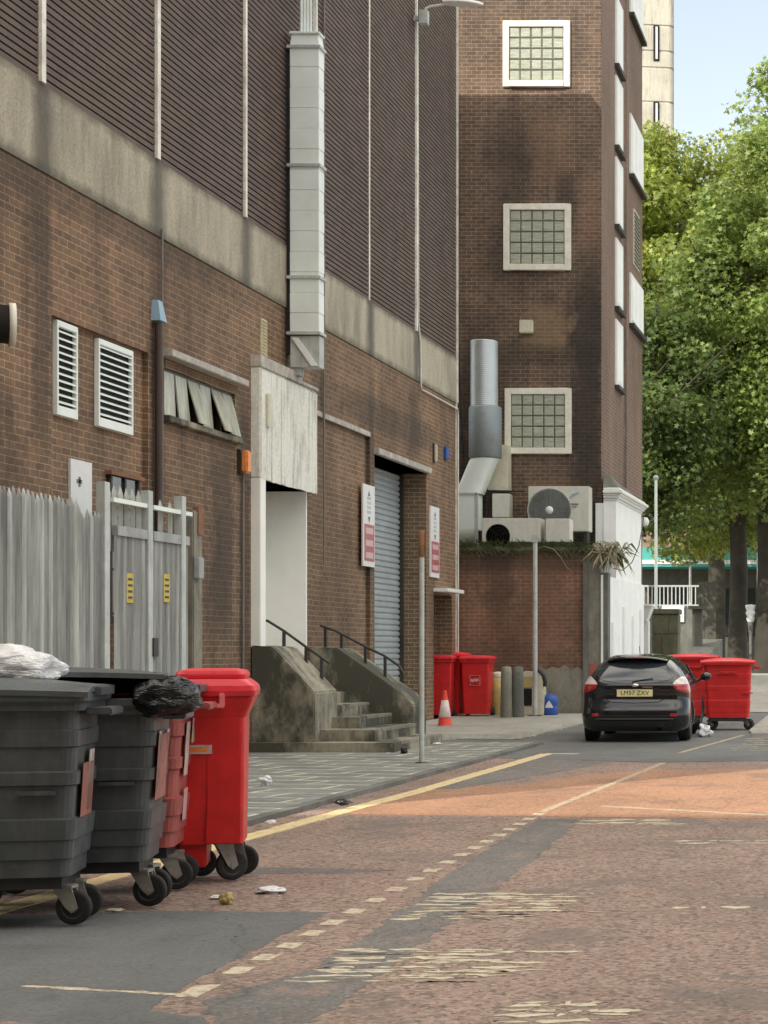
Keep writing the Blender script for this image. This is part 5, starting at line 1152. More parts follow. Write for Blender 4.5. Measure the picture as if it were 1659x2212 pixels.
def big_bin(name, x, y, rz, body, lidm, label, w=1.2, d=.68, h=1.36, seed=1, lid_open=0.0, stickers=(), group=None, ribs=True, zb=.29):
    rr = random.Random(seed); t = thing(name, (x, y, .012), label, 'wheeled bin', group, rz)
    hb = h - .10
    f = MB(); rings = []
    def fr(u): return (w * (.90 + .10 * u), d * (.84 + .16 * u))      # tapers downwards
    bands = [0, .10, .105, .21, .215, .33, .34, .52, .53, .60, .61, .74, .75, .84, .845, .95, .955, 1.0]
    outs = [.0, .0, .012, .014, .022, .024, 0, 0, .014, .014, .0, .0, .012, .012, .004, .0, .035, .035]
    for u, o in zip(bands, outs):
        ww, dd = fr(u); rings.append(rr_ring(ww + 2 * o * (1 if ribs else .25), dd + 2 * o * (1 if ribs else .25), .075, zb + (hb - zb) * u))
    loft(f, rings); b = f.build('body', body, t, local=True, bevel=0.0)
    ww, dd = fr(1)
    f = MB(); f.box(-ww / 2 + .1, ww / 2 - .1, -dd / 2 + .08, dd / 2 - .08, zb - .07, zb - .001); f.build('base_frame', M['black'], t, local=True)
    # rim with end lugs
    f = MB(); loft(f, [rr_ring(ww + .10, dd + .10, .07, hb + .0), rr_ring(ww + .12, dd + .12, .07, hb + .012), rr_ring(ww + .12, dd + .12, .07, hb + .05), rr_ring(ww + .08, dd + .08, .07, hb + .055)])
    f.build('rim', body, t, local=True)
    f = MB()
    for s_ in (-1, 1):
        f = MB(); f.box(s_ * (ww / 2 + .03), s_ * (ww / 2 + .17), -dd * .42, dd * .12, hb - .075, hb - .03); f.build('lifting_lug', body, t, local=True, bevel=.008)
    # lid: slightly domed, hinged at the back
    f = MB(); nx, ny = 10, 6; ang = lid_open
    def lidp(i, j, dz=0):
        u, v = i / nx - .5, j / ny; X = u * (w + .13); Yv = v * (d + .14); zz = .045 + .055 * (1 - (2 * u) ** 2) * math.sin(PI * min(1, v * .9 + .1)) - (.03 if j == 0 else 0) + dz
        yy = (d / 2 + .07) - (d + .14 - Yv); 
        yl = yy - (d / 2 + .07); y2 = yl * math.cos(ang) + zz * math.sin(ang); z2 = -yl * math.sin(ang) + zz * math.cos(ang)
        return (X, y2 + d / 2 + .07, hb + .045 + z2)
    f.grid([[lidp(i, j) for i in range(nx + 1)] for j in range(ny + 1)])
    f.grid([[lidp(i, j, -.03) for i in range(nx + 1)] for j in range(ny + 1)])
    for (a_, b_) in (((0, 0), (nx, 0)), ((0, ny), (nx, ny))):
        f.grid([[lidp(i, a_[1]) for i in range(nx + 1)], [lidp(i, a_[1], -.03) for i in range(nx + 1)]])
    for i in (0, nx): f.grid([[lidp(i, j) for j in range(ny + 1)], [lidp(i, j, -.03) for j in range(ny + 1)]])
    l_ = f.build('lid', lidm, t, local=True)
    f = MB(); p0 = lidp(nx, 3); f.box(p0[0] - .02, p0[0] + .035, p0[1] - .2, p0[1] + .2, p0[2] - .05, p0[2] - .005); f.build('grip', lidm, l_, local=True)
    f = MB()
    f.tube([(.18 * s_ * 1, -dd / 2 - .02, hb - .16) if False else (q_, -dd / 2 - .035, hb - .14) for s_, q_ in ((0, -.14), (0, .14))], .014, 8)
    f.box(-.2, .2, -dd / 2 - .03, -dd / 2, hb - .18, hb - .155); f.build('front_handle', body, t, local=True)
    f = MB()
    f.box(.48, .28, -dd / 2 * .93 - .04, -dd / 2 * .90, zb + .47, zb + .49)
    f.build('pocket', body, t, local=True)
    for sx in (-1, 1):
        for sy in (-1, 1): caster(t, sx * (w / 2 - .11), sy * (d / 2 - .20), rr.uniform(-.5, .3), .1, zb - .06)
    for (face, a0, a1, z0, z1, mt) in stickers:
        f = MB(); o = .026
        def sw(u): return (w * (.90 + .10 * u)) / 2 + o
        u0, u1 = (z0 - zb) / (hb - zb), (z1 - zb) / (hb - zb)
        if face == 'R': f.quad((sw(u0), a0, z0), (sw(u0), a1, z0), (sw(u1), a1, z1), (sw(u1), a0, z1))
        else: yy = -(d * (.84 + .16 * (u0 + u1) / 2)) / 2 - o; f.quad((a0, yy, z0), (a1, yy, z0), (a1, yy, z1), (a0, yy, z1))
        f.build('sticker', M[mt], t, local=True)
    return t
G1 = 'large wheeled bins in a row in front of the fence'
TH = math.radians(13)
SW, SR = 'sticker_white', 'sticker_red'
big_bin('wheelie_bin', -5.27, 10.66, TH, M['grey_plastic'], M['grey_lid'], 'nearest dark grey wheeled bin with a white sack on its lid, at the left edge', seed=3, group=G1,
        stickers=[('R', -.2, .12, .62, .93, SR), ('R', -.04, .1, .65, 1.0, SW)], h=1.38)
big_bin('wheelie_bin', -5.14, 11.42, TH, M['grey_plastic'], M['grey_lid'], 'second dark grey wheeled bin, lid ajar over a black bag', seed=4, group=G1, lid_open=.17,
        stickers=[('R', -.26, .14, .66, 1.06, SR), ('R', -.24, -.16, .7, 1.08, SW), ('R', .06, .13, .7, 1.08, SW)], h=1.33)
big_bin('wheelie_bin', -5.28, 12.2, TH, M['faded_red'], M['grey_lid'], 'faded dull red wheeled bin between the grey bins and the bright red bin', seed=5, group=G1,
        stickers=[('R', -.18, -.02, .75, 1.1, 'sticker_white'), ('R', .08, .16, .95, 1.12, SW), ('R', -.12, .05, .45, .66, 'sign_pink')], h=1.36)
# bags
def bag(name, c, r, mat, label, seed, squash=(1, 1, 1), amp=.22):
    rg = random.Random(seed); f = MB(); rows = []; nu, nv = 40, 26
    from mathutils import noise as mn
    for j in range(nv + 1):
        th = PI * j / nv; row = []
        for i in range(nu + 1):
            ph = 2 * PI * (i % nu) / nu; d = Vector((math.sin(th) * math.cos(ph), math.sin(th) * math.sin(ph), math.cos(th)))
            k = 1 + amp * mn.noise(d * 1.6 + Vector((seed, 0, 0))) + amp * .3 * abs(mn.noise(d * 3.2 + Vector((0, seed, 0)))) + .05 * math.sin(ph * 9 + 3 * math.cos(th * 3)) * math.sin(th)
            row.append((d.x * r * k * squash[0], d.y * r * k * squash[1], d.z * r * k * squash[2]))
        rows.append(row)
    f.grid(rows); o = f.build(name, mat); o.location = c; tag(o, label, 'rubbish bag'); return o
a = P(8, 1424, 10.7); bag('plastic_sack', (a.x - .05, 10.8, 1.47), .19, M['bag_white'], 'crumpled white plastic sack lying on the nearest grey bin', 4, (1.55, 1.1, .72), .3)
a = P(358, 1497, 11.3); bag('bin_bag', (a.x, 11.28, 1.31), .15, M['bag_black'], 'shiny black bag bulging out of the second grey bin', 9, (1.35, 1.1, .92), .26)

# tall bright red bin
t = thing('wheelie_bin', (-4.70, 12.8, .01), 'tall bright red wheeled bin with yellow stickers at the end of the row', 'wheeled bin', G1, math.radians(16))
f = MB(); 
def rbx(z, xr, xl=-.235, y0=-.27, y1=.27): return [(xl, y0, z), (xr, y0, z), (xr, y1, z), (xl, y1, z)]
loft(f, [rr_ring(.425, .51, .035, .26, -.005), rr_ring(.435, .53, .035, .7, -.002), rr_ring(.44, .55, .035, 1.12, 0)]); 
loft(f, [rr_ring(.44, .55, .035, 1.121, 0), rr_ring(.50, .60, .03, 1.235, .02), rr_ring(.505, .605, .03, 1.26, .02)]); f.build('body', M['red'], t, local=True)
f = MB(); f.box(-.215, -.03, -.22, .25, .10, .33); f.build('foot', M['red'], t, local=True, bevel=.01)
f = MB(); f.prism([(-.03, .27), (-.01, .27), (.0, .62), (-.015, .62)], -.275, -.25, 'y'); f.box(-.02, .19, -.272, -.26, .268, .85); f.build('front_panel', M['red'], t, local=True)
f = MB(); loft(f, [rr_ring(.53, .63, .03, 1.262, .02), rr_ring(.545, .645, .03, 1.30, .02), rr_ring(.53, .63, .03, 1.335, .02), rr_ring(.46, .58, .05, 1.38, 0)], cap=True)
loft(f, [rr_ring(.44, .5, .05, 1.381, .0), rr_ring(.46, .52, .05, 1.41, .0), rr_ring(.43, .5, .05, 1.435, 0), rr_ring(.3, .3, .05, 1.45, -.0)], cap=True); ld_ = f.build('lid', M['red_lid'], t, local=True, bevel=.004)
f = MB(); f.box(-.16, -.125, -.35, -.29, 1.20, 1.285); f.box(.06, .095, -.35, -.29, 1.20, 1.285); f.box(-.16, .095, -.355, -.325, 1.185, 1.215); f.build('handle', M['red_handle'], ld_, local=True, bevel=.006)
f = MB(); f.box(-.235, -.10, -.285, -.276, .96, 1.06); f.build('sticker', M['sticker_yellow'], t, local=True)
f = MB(); f.box(-.235, .01, -.285, -.276, .875, .935); s_ = f.build('sticker', M['sticker_white'], t, local=True)
f = MB(); f.box(-.16, -.02, -.2875, -.2865, .89, .92); f.build('print', M['orange'], s_, local=True)
caster(t, .075, -.16, math.radians(20), .105, .265); caster(t, .13, .16, math.radians(-8), .105, .265); caster(t, -.14, .12, .3, .1, .24)

# ------------------------------------------------------------ far red bins
def wheelie(x, y, rz, label, w=.6, d=.62, h=1.28, logo=False, group='red wheeled bins against the low brick wall', mats=('red', 'red_lid')):
    t = thing('wheelie_bin', (x, y, .075 if x > -4 else .1), label, 'wheeled bin', group, rz)
    f = MB(); loft(f, [rr_ring(w * .78, d * .74, .04, .06), rr_ring(w * .84, d * .8, .04, .5), rr_ring(w * .92, d * .9, .04, h - .14), rr_ring(w * .92, d * .9, .04, h - .135), rr_ring(w, d, .03, h - .12), rr_ring(w, d, .03, h - .06)]); b = f.build('body', M[mats[0]], t, local=True)
    f = MB(); loft(f, [rr_ring(w * 1.06, d * 1.08, .03, h - .058), rr_ring(w * 1.07, d * 1.09, .03, h - .02), rr_ring(w * .9, d * .9, .05, h + .015), rr_ring(w * .5, d * .5, .1, h + .035)]); f.build('lid', M[mats[1]], t, local=True)
    f = MB(); f.tube([(-w * .36, d * .6, h - .05), (w * .36, d * .6, h - .05)], .018, 8); f.build('handle', M[mats[0]], t, local=True)
    for s_ in (-1, 1):
        f = MB(); f.lathe([(.02, -.03), (.095, -.03), (.1, 0), (.095, .03), (.02, .03)], (s_ * (w * .42), d * .38, .1), 'x', 20); f.build('wheel', M['rubber'], t, local=True)
    if logo:
        f = MB(); yy = -d * .435 - .004; cz = h * .60
        for (dx, dz) in ((-.055, 0), (.03, .01)):
            f.prism([(dx - .05, cz + dz), (dx - .02, cz + .045 + dz), (dx + .01, cz + .02 + dz), (dx + .03, cz + .05 + dz), (dx + .06, cz + dz), (dx, cz - .03 + dz)], yy - .012, yy + .02, 'y')
        for (a0, a1, b0, b1) in ((-.11, .11, .115, .12), (-.11, .11, -.1, -.095), (-.11, -.105, -.1, .12), (.105, .11, -.1, .12)): f.box(a0, a1, yy - .012, yy + .02, cz + b0, cz + b1)
        f.build('logo', M['sign_pink'], t, local=True)
    return t
def Xat(x, Y): return P(x, 0, Y).x
wheelie(Xat(951, 40.2), 40.2, .1, 'red wheeled bin partly hidden behind the traffic cone, at the wall corner', w=.6, h=1.32)
wheelie(Xat(980, 40.9), 40.9, -.15, 'taller red wheeled bin behind and between the other two at the wall corner', w=.56, h=1.38)
wheelie(Xat(1032, 40.6), 40.6, 0, 'clean red wheeled bin with a small white emblem on its front', w=.66, h=1.31, logo=True)
# large right hand bins
def red_large(x, y, rz, w, d, h, label):
    t = big_bin('wheelie_bin', x, y, rz, M['red'], M['red_lid'], label, w=w, d=d, h=h, seed=8, group='large red wheeled bins beside the car', ribs=False, zb=.24)
    return t
red_large(Xat(1573, 36.2), 36.2, math.radians(4), .92, .85, 1.36, 'large bright red wheeled bin on the right, fully in view beside the black car')
red_large(Xat(1497, 38.6), 38.6, math.radians(4), .95, .85, 1.44, 'large red wheeled bin half hidden by the black car and another red bin')

# cone
t = thing('traffic_cone', (Xat(961, 35.9), 35.9, .06), 'red traffic cone with a dirty white sleeve in front of the red bins', 'traffic cone')
f = MB(); f.box(-.2, .2, -.2, .2, 0, .035); f.build('base', M['black'], t, local=True, bevel=.01)
f = MB(); f.lathe([(.145, .035), (.13, .06), (.035, .70), (.03, .72), (.02, .72)], (0, 0, 0), 'z', 28); f.build('cone', M['cone'], t, local=True)
f = MB(); f.lathe([(.116, .20), (.118, .202), (.064, .53), (.06, .53)], (0, 0, 0), 'z', 28); f.build('sleeve', M['cone_white'], t, local=True)
# bollards, tubs, drum
for (x, lab, y_) in ((1094, 'left one of two squat grey concrete bollards', 39.8), (1119, 'right, paler one of two squat grey concrete bollards', 39.9)):
    X = Xat(x, y_); f = MB(); r = 12.5 / (F / y_); zt = P(0, 1441, y_).z; f.lathe([(r * 1.08, .0), (r, .3), (r * .93, zt - .22), (r * .8, zt - .1), (0, zt - .08)], (0, 0, 0), 'z', 24)
    o = f.build('concrete_bollard', M['render_patch'] if x < 1100 else M['stone_grey']); o.location = (X, y_, .1); tag(o, lab, 'bollard', 'concrete bollards')
a, b = P(1063, 1452, 41), P(1085, 1548, 41)
t = thing('storage_tub', (Xat(1075, 41), 41.1, .11), 'yellowed plastic tub between the red bin and the bollards', 'tub')
f = MB(); f.lathe([(.17, 0), (.2, .05), (.19, .5), (.2, .8), (.14, .84)], (0, 0, 0), 'z', 20); f.build('body', M['yellow_tub'], t, local=True)
f = MB(); f.lathe([(.15, .842), (.15, .92), (.10, .96), (0, .97)], (0, 0, 0), 'z', 20); f.build('lid', M['cream'], t, local=True)
t = thing('metal_cabinet', (Xat(1150, 41), 41.0, .11), 'rounded cream cabinet with a dark opening, behind the thin post', 'cabinet')
f = MB(); w_ = .28; pts = [(-w_, 0), (w_ * .95, 0), (w_, .4), (w_ * .92, .8), (w_ * .4, .96), (-w_ * .6, .98), (-w_, .9)]; f.prism(pts, -.15, .2, 'y'); f.build('shell', M['cream'], t, local=True, bevel=.02)
f = MB(); f.box(-.22, .02, -.165, -.153, .22, .60); f.build('opening', M['dark_hole'], t, local=True)
f = MB(); f.box(-.24, .06, -.162, -.153, .62, .86); f.build('window', M['yellow_tub'], t, local=True)
f = MB(); f.tube([(.05, -.1, 1.0), (.18, -.12, .98), (.27, -.12, .88), (.31, -.12, .74), (.3, -.12, .64)], .045, 10); f.build('hose', M['black'], t, local=True)
t = thing('chemical_drum', (Xat(1187, 41), 41.1, .11), 'blue plastic drum with a white drop mark by the cement wall', 'drum')
f = MB(); f.lathe([(.15, 0), (.17, .03), (.17, .2), (.165, .21), (.17, .22), (.17, .4), (.12, .45), (.05, .46), (.05, .49), (0, .49)], (0, 0, 0), 'z', 28); f.build('body', M['blue'], t, local=True)
f = MB(); rows = []
for j in range(7):
    v = j / 6; hw = .10 * (1 - v) ** .8 if j else .085; rows.append([(math.sin(a_) * .174, -math.cos(a_) * .174, .17 + v * .16) for a_ in np.linspace(-hw / .17, hw / .17, 7)])
f.grid(rows); f.build('white_mark', M['sign_white'], t, local=True)
# posts
t = thing('sign_post', (G(911, 1656).x, G(911, 1656).y, .05), 'tall galvanised post with a rusty top standing in the pavement before the steps', 'post')
L = parent_loc(t); zt = P(0, 1146, L.y).z
f = MB(); f.tube([(L.x, L.y, .05), (L.x, L.y, zt - .02)], .034, 14); f.build('shaft', M['galv_old'], t)
f = MB(); f.lathe([(.04, zt - .36), (.044, zt - .3), (.044, zt), (0, zt + .01)], (L.x, L.y, 0), 'z', 14); f.box(L.x + .042, L.x + .066, L.y - .02, L.y + .02, zt - .32, zt - .02); f.build('clamp', M['rust'], t)
f = MB(); f.lathe([(.09, .051), (.08, .062), (.03, .066)], (L.x, L.y, 0), 'z', 14); f.build('base_collar', M['iron'], t)
t = thing('sign_post', (Xat(1156, 40.6), 40.6, .1), 'thin grey post in front of the low red brick wall', 'post')
L = parent_loc(t); zt = P(0, 1162, 40.6).z; f = MB(); f.tube([(L.x, L.y, .08), (L.x, L.y, zt)], [.055, .048], 12); f.build('shaft', M['galv_old'], t)
f = MB(); f.box(L.x - .07, L.x + .07, L.y - .06, L.y - .04, zt - .1, zt + .06); f.build('bracket', M['galv_old'], t)
f = MB(); f.box(L.x - .13, L.x + .13, L.y - .13, L.y + .13, .06, .125); f.build('base', M['iron'], t)

# ------------------------------------------------------------ the black hatchback
def make_car(loc, rz):
    t = thing('parked_car', loc, 'black hatchback car parked tail towards the viewer beside the red bins', 'car', None, rz)
    K = [(.17, .16, 4.2, .80), (.24, .06, 4.28, .875), (.34, .02, 4.33, .905), (.45, 0, 4.36, .915), (.56, .02, 4.36, .915), (.64, .055, 4.34, .912), (.72, .085, 4.30, .91), (.80, .09, 4.22, .91), (.88, .085, 4.05, .905),
         (.95, .09, 3.75, .892), (1.0, .11, 3.42, .872), (1.05, .15, 3.22, .845), (1.12, .22, 3.02, .80), (1.2, .31, 2.82, .745), (1.28, .41, 2.62, .68), (1.36, .52, 2.4, .60), (1.41, .60, 2.22, .53), (1.45, .74, 2.02, .45), (1.475, .98, 1.8, .34), (1.485, 1.2, 1.6, .2)]
    Kz = np.array([k[0] for k in K])
    def prof(z):
        i = int(np.clip(np.searchsorted(Kz, z) - 1, 0, len(K) - 2)); p0, p1, p2, p3 = [np.array(K[int(np.clip(i + q, 0, len(K) - 1))]) for q in (-1, 0, 1, 2)]
        u = (z - p1[0]) / (p2[0] - p1[0]); m1 = (p2 - p0) / max(1e-6, p2[0] - p0[0]) * (p2[0] - p1[0]); m2 = (p3 - p1) / max(1e-6, p3[0] - p1[0]) * (p2[0] - p1[0])
        h = (2 * u ** 3 - 3 * u ** 2 + 1) * p1 + (u ** 3 - 2 * u ** 2 + u) * m1 + (-2 * u ** 3 + 3 * u ** 2) * p2 + (u ** 3 - u ** 2) * m2
        return h[1], h[2], h[3]
    def rc(z): return np.interp(z, [.17, .5, 1.0, 1.4, 1.485], [.22, .26, .24, .22, .18])
    def rear(x, z, off=0):
        yr, yf, hw = prof(z); r = rc(z); a = min(abs(x), hw); bulge = .055 * (a / hw) ** 2
        if a > hw - r: q = (a - (hw - r)) / r; y = yr + bulge + r * (1 - math.sqrt(max(0, 1 - q * q)))
        else: y = yr + bulge
        return (math.copysign(a, x), y - off, z)
    def ring(z, N_=8):
        yr, yf, hw = prof(z); r = rc(z); pts = []
        for x in np.linspace(-(hw - r), hw - r, 13): pts.append(rear(x, z))
        for k in range(1, 8): a = PI / 2 * k / 8; x = hw - r + r * math.sin(a); pts.append(rear(x, z))
        y0 = yr + .055 + r; y1 = yf - r * 1.3
        for y in np.linspace(y0, y1, 15): pts.append((hw, y, z))
        for k in range(1, 8): a = PI / 2 * k / 8; pts.append((hw - r * (1 - math.cos(a)), y1 + r * 1.3 * math.sin(a), z))
        for x in np.linspace(hw - r, -(hw - r), 9): pts.append((x, yf + .0 - .0 * x, z))
        for k in range(1, 8): a = PI / 2 * (1 - k / 8); pts.append((-(hw - r * (1 - math.cos(a))), y1 + r * 1.3 * math.sin(a), z))
        for y in np.linspace(y1, y0, 15): pts.append((-hw, y, z))
        for k in range(1, 8): a = PI / 2 * (1 - k / 8); x = hw - r + r * math.sin(a); pts.append(rear(-x, z))
        return pts
    zs = list(np.linspace(.17, 1.485, 64)); f = MB(); loft(f, [ring(z) for z in zs], True)
    body = f.build('body', M['car_paint'], t, local=True)
    # wheel arches cut out
    cut = MB()
    for s_ in (-1, 1):
        for y in (.80, 3.44): cut.lathe([(.36, -.16), (.36, .16)], (s_ * .86, y, .33), 'x', 36)
    co = cut.build('cut', None); bmod = body.modifiers.new('b', 'BOOLEAN'); bmod.object = co; bmod.operation = 'DIFFERENCE'; bmod.solver = 'EXACT'
    co.location = loc; co.rotation_euler = (0, 0, rz)
    bpy.context.view_layer.update(); dg = bpy.context.evaluated_depsgraph_get(); me = bpy.data.meshes.new_from_object(body.evaluated_get(dg)); body.modifiers.clear(); body.data = me; bpy.data.objects.remove(co)
    def rpatch(name, zs_, xl, xr, mat, off=.004, n=14, parent=None):
        f = MB(); f.grid([[rear(xl(z) + (xr(z) - xl(z)) * i / n, z, off) for i in range(n + 1)] for z in zs_]); return f.build(name, mat, parent or t, local=True)
    def ip(z, a, b): return float(np.interp(z, a, b))
    gz, gw = [.985, 1.0, 1.05, 1.12, 1.2, 1.28, 1.34, 1.37, 1.385], [.10, .34, .57, .665, .65, .585, .47, .34, .18]
    rpatch('rear_window', np.linspace(.985, 1.385, 26), lambda z: -ip(z, gz, gw), lambda z: ip(z, gz, gw), M['car_glass'], .006, 26)
    # side windows
    for s_ in (-1, 1):
        f = MB(); rows = []
        for z in np.linspace(1.0, 1.37, 12):
            yr, yf, hw = prof(z); y0 = yr + .055 + rc(z) + .10; y1 = yf - .30 - (1.37 - z) * .2; rows.append([(s_ * (prof(z)[2] + .004), y0 + (y1 - y0) * i / 10, z) for i in range(11)])
        w_ = f.build('side_window', M['car_glass'], t, local=True) if not f.grid(rows) is None else None
        f = MB(); f.box(s_ * .80, s_ * .885, 1.95, 2.02, .98, 1.0); yb_ = 1.75
        f.tube([(s_ * .74, yb_, 1.30), (s_ * .88, yb_ + .02, 1.0)], .02, 6); f.build('door_pillar', M['car_trim'], t, local=True)
        # lamps
        f = MB(); n = 12; rows = []
        for z in np.linspace(.83, .97, 8):
            hw = prof(z)[2]; xi = np.interp(z, [.83, .90, .97], [.80, .66, .64]); rows.append([rear(s_ * (xi + (hw - xi) * i / n), z, .012 if i < n else .0) for i in range(n + 1)])
        rows2 = [[(p[0] + s_ * .004 * (i / n), p[1], p[2]) for i, p in enumerate(r)] for r in rows]; f.grid(rows2); tl = f.build('tail_light', M['lamp_red'], t, local=True)
        f = MB(); rows = []
        for z in np.linspace(.972, 1.10, 8):
            hw = prof(z)[2]; xi = np.interp(z, [.972, 1.03, 1.10], [.63, .67, .76]); rows.append([rear(s_ * (xi + (hw + .003 - xi) * i / n), z, .012) for i in range(n + 1)])
        f.grid([[(p[0] + s_ * .004 * (i / n), p[1], p[2]) for i, p in enumerate(r)] for r in rows]); f.build('clear_lens', M['lamp_clear'], tl, local=True)
        f = MB(); f.grid([[rear(s_ * (.60 + .12 * i / 4), z, .008) for i in range(5)] for z in np.linspace(.435, .485, 4)]); f.build('reflector', M['lamp_red'], t, local=True)
        # mirrors
        f = MB(); f.lathe([(0.0, -.10), (.05, -.085), (.075, -.03), (.075, .03), (.05, .09), (0, .1)], (s_ * 1.0, 2.98, 1.06), 'x', 16); f.tube([(s_ * .86, 3.0, 1.0), (s_ * .98, 2.99, 1.03)], .025, 8); f.build('door_mirror', M['car_paint'], t, local=True)
        # wheels
        for y in (.80, 3.44):
            f = MB(); f.lathe([(.21, -.10), (.29, -.105), (.318, -.08), (.32, 0), (.318, .08), (.29, .105), (.21, .10)], (s_ * .785, y, .32), 'x', 40); wl = f.build('wheel', M['rubber'], t, local=True)
            f = MB(); f.lathe([(.03, .075 * s_), (.06, .06 * s_), (.18, .05 * s_), (.21, .09 * s_), (.21, -.09 * s_)], (s_ * .785, y, .32), 'x', 30); f.build('rim', M['galv_old'], wl, local=True)
            f = MB()
            for k in range(5): an = 2 * PI * k / 5; f.tube([(s_ * .855, y, .32), (s_ * .865, y + .2 * math.cos(an), .32 + .2 * math.sin(an))], [.03, .022], 6)
            f.build('spokes', M['galv'], wl, local=True)
            f = MB(); f.lathe([(.352, -.1), (.352, .04)], (s_ * .80, y, .33), 'x', 30); f.build('arch_liner', M['car_trim'], t, local=True)
    # spoiler
    f = MB(); rows = []
    for v, (yy, zz) in enumerate([(.68, 1.455), (.50, 1.442), (.38, 1.425), (.375, 1.405), (.50, 1.40), (.62, 1.405)]):
        rows.append([(u * .54 * (1 - .03 * v), yy + .10 * abs(u) ** 2.5, zz - .055 * abs(u) ** 2.4) for u in np.linspace(-1, 1, 21)])
    f.grid(rows); f.build('roof_spoiler', M['car_paint'], t, local=True)
    f = MB(); f.box(-.12, .12, .366, .375, 1.408, 1.42); f.build('brake_light', M['lamp_red'], t, local=True)
    # number plate in its recess
    rpatch('plate_recess', np.linspace(.735, .905, 8), lambda z: -ip(z, [.735, .905], [.29, .40]), lambda z: ip(z, [.735, .905], [.29, .40]), M['car_trim'], .003)
    yp = rear(0, .82)[1] - .02
    f = MB(); f.prism([(-.30, .765), (.30, .765), (.30, .885), (-.30, .885)], yp - .006, yp + .004, 'y'); pl = f.build('number_plate', M['plate'], t, local=True)
    tm = text_mb('LM57 ZXV', .108, .001); tm.v = [(v[0] * .98, yp - .009 - v[2], v[1] + .825) for v in tm.v]; tm.build('characters', M['plate_ink'], pl, local=True, fix=False)
    f = MB(); f.lathe([(0, -.012), (.05, -.008), (.055, 0)], (0, rear(0, .965)[1], .0), 'y', 24); f.v = [(v[0] * 1.15, v[1], v[2] * .5 + .955) for v in f.v]; f.build('badge', M['chrome'], t, local=True)
    f = MB(); f.box(.12, .30, yp + .002, yp + .02, .915, .932); f.build('model_badge', M['chrome'], t, local=True)
    # tailgate shut lines and bumper crease
    for pts in ([(-.60, 1.0), (-.66, .98), (-.62, .88), (-.52, .74), (-.40, .67), (0, .655), (.40, .67), (.52, .74), (.62, .88), (.66, .98), (.60, 1.0)],):
        f = MB(); f.tube([rear(x, z, .001) for x, z in [(np.interp(q, range(len(pts)), [p[0] for p in pts]), np.interp(q, range(len(pts)), [p[1] for p in pts])) for q in np.linspace(0, len(pts) - 1, 60)]], .006, 6); f.build('shut_line', M['dark_hole'], t, local=True)
    rpatch('bumper_insert', np.linspace(.20, .36, 6), lambda z: -ip(z, [.2, .36], [.42, .60]), lambda z: ip(z, [.2, .36], [.42, .60]), M['car_trim'], .012)
    f = MB(); f.tube([rear(x, .385, .012) for x in np.linspace(-.66, .66, 21)], .012, 6); f.build('bumper_trim', M['car_paint'], t, local=True)
    f = MB(); f.tube([(.42, -.0, .23), (.42, .3, .24)], .035, 14, caps=False); f.build('exhaust', M['chrome'], t, local=True)
    f = MB(); f.tube([(-.05, prof(1.02)[0] - .03, 1.01), (.02, prof(1.04)[0] - .03, 1.03), (.30, rear(.3, 1.07)[1] - .03, 1.07)], .009, 6); f.build('wiper', M['car_trim'], t, local=True)
    f = MB(); f.box(-.7, .7, .3, 3.9, .165, .2); f.build('underbody', M['dark_hole'], t, local=True)
    f = MB(); f.tube([(0, .95, 1.475), (0, .82, 1.62)], .006, 5); f.build('aerial', M['car_trim'], t, local=True)
    return t
make_car((Xat(1373, 31.3), 31.15, .018), math.radians(2.0))

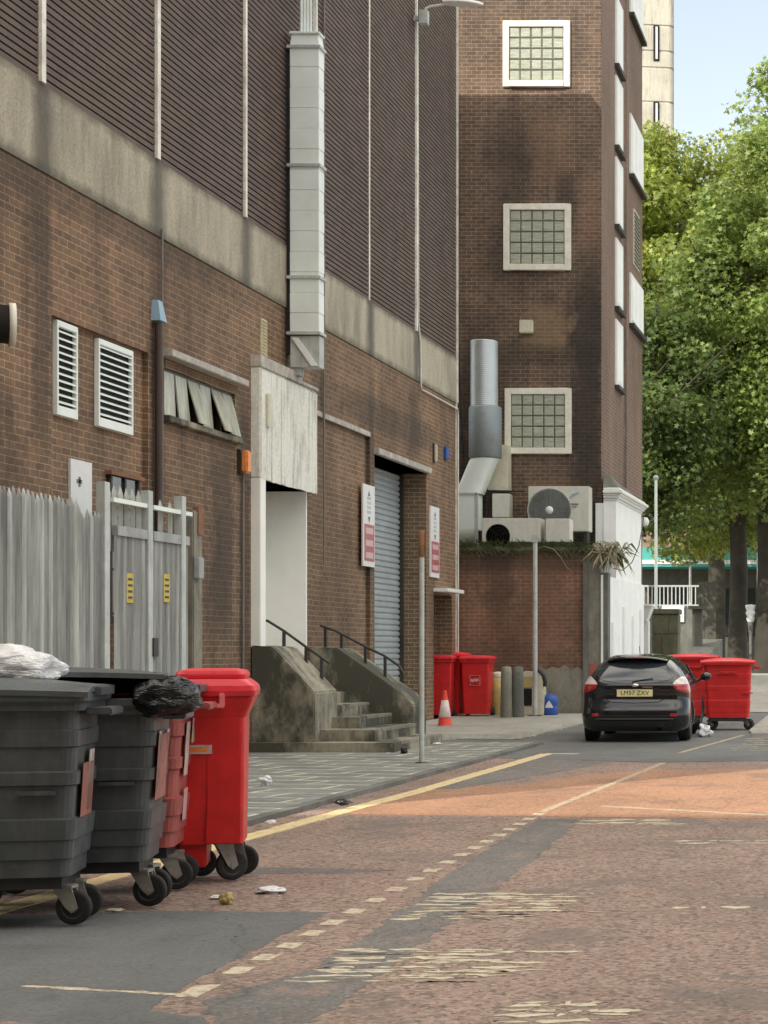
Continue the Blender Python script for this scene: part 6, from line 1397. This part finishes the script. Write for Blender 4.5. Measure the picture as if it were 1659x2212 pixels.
# ------------------------------------------------------------ litter
def litter(name, x, y, r, mat, label, seed, sq=(1, .8, .5), cat='litter', z=.006):
    p = G(x, y, z); o = bag(name, (p.x, p.y, z + r * sq[2] * .8), r, mat, label, seed, sq, .6); o['category'] = cat
litter('paper_ball', 574, 1694, .06, M['bag_white'], 'white crumpled paper on the paving right of the red bin', 31, (1.1, .8, .8), z=.06)
litter('paper_scrap', 468, 1941, .035, M['paper'], 'small flat white scrap by the bin wheels', 32, (1.2, .9, .3))
litter('brown_wrapper', 490, 1952, .035, M['yellow_tub'], 'brown crumpled wrapper beside the white scrap', 33, (1, .9, 1))
litter('clear_wrapper', 585, 1928, .07, M['bag_white'], 'pale glinting plastic wrapper lying on the red road', 34, (1.3, 1.0, .28))
litter('paper_scrap', 250, 1968, .04, M['cream'], 'torn cream scrap under the second grey bin', 35, (1.2, .8, .2))
litter('paper_scrap', 585, 1779, .035, M['bag_white'], 'white scrap at the kerb edge near the yellow line', 36, (1.1, .8, .5), z=.055)
litter('dark_scrap', 740, 1737, .05, M['bag_black'], 'dark lump on the kerb beside the yellow line', 37, (1.6, .8, .5), z=.055)
litter('dark_scrap', 872, 1627, .05, M['bag_black'], 'dark lump at the foot of the lowest step', 38, (1, .8, .9), z=.055)
litter('paper_scrap', 943, 1607, .06, M['paper'], 'tiny white scrap on the paving near the cone', 39, (1.3, .8, .2), z=.055)
litter('plastic_bag', 1521, 1592, .13, M['bag_white'], 'white plastic bag on the ground between the car and the red bin', 40, (.9, .8, .95), cat='rubbish bag')

# ground dirt and leaves: fallen leaves and grit along the kerb
f = MB(); rg = random.Random(50)
for i in range(900):
    y = rg.uniform(9, 31); x = rg.choice([rg.gauss(KX + .12, .10), rg.gauss(-4.2, 1.2), rg.gauss(-2.5, 1.0)]) if y < 27 else rg.uniform(-8, -5)
    if x < -9.3 or (y < 14 and x < -4.2): continue
    z = .058 if x < KX else .011; s_ = rg.uniform(.006, .02); a = rg.uniform(0, 6.28)
    f.add([(x + s_ * math.cos(a + k * 1.57) * (1, .5)[k % 2], y + s_ * math.sin(a + k * 1.57) * (1, .5)[k % 2], z + rg.uniform(0, .008)) for k in range(4)], [(0, 1, 2, 3)])
o = f.build('fallen_leaves', M['rust'], fix=False); tag(o, 'scattered bits of dead leaf and grit on road and paving', 'fallen leaves', kind='stuff')
for o in list(bpy.data.objects):
    if o.get('kind') == '': del o['kind']
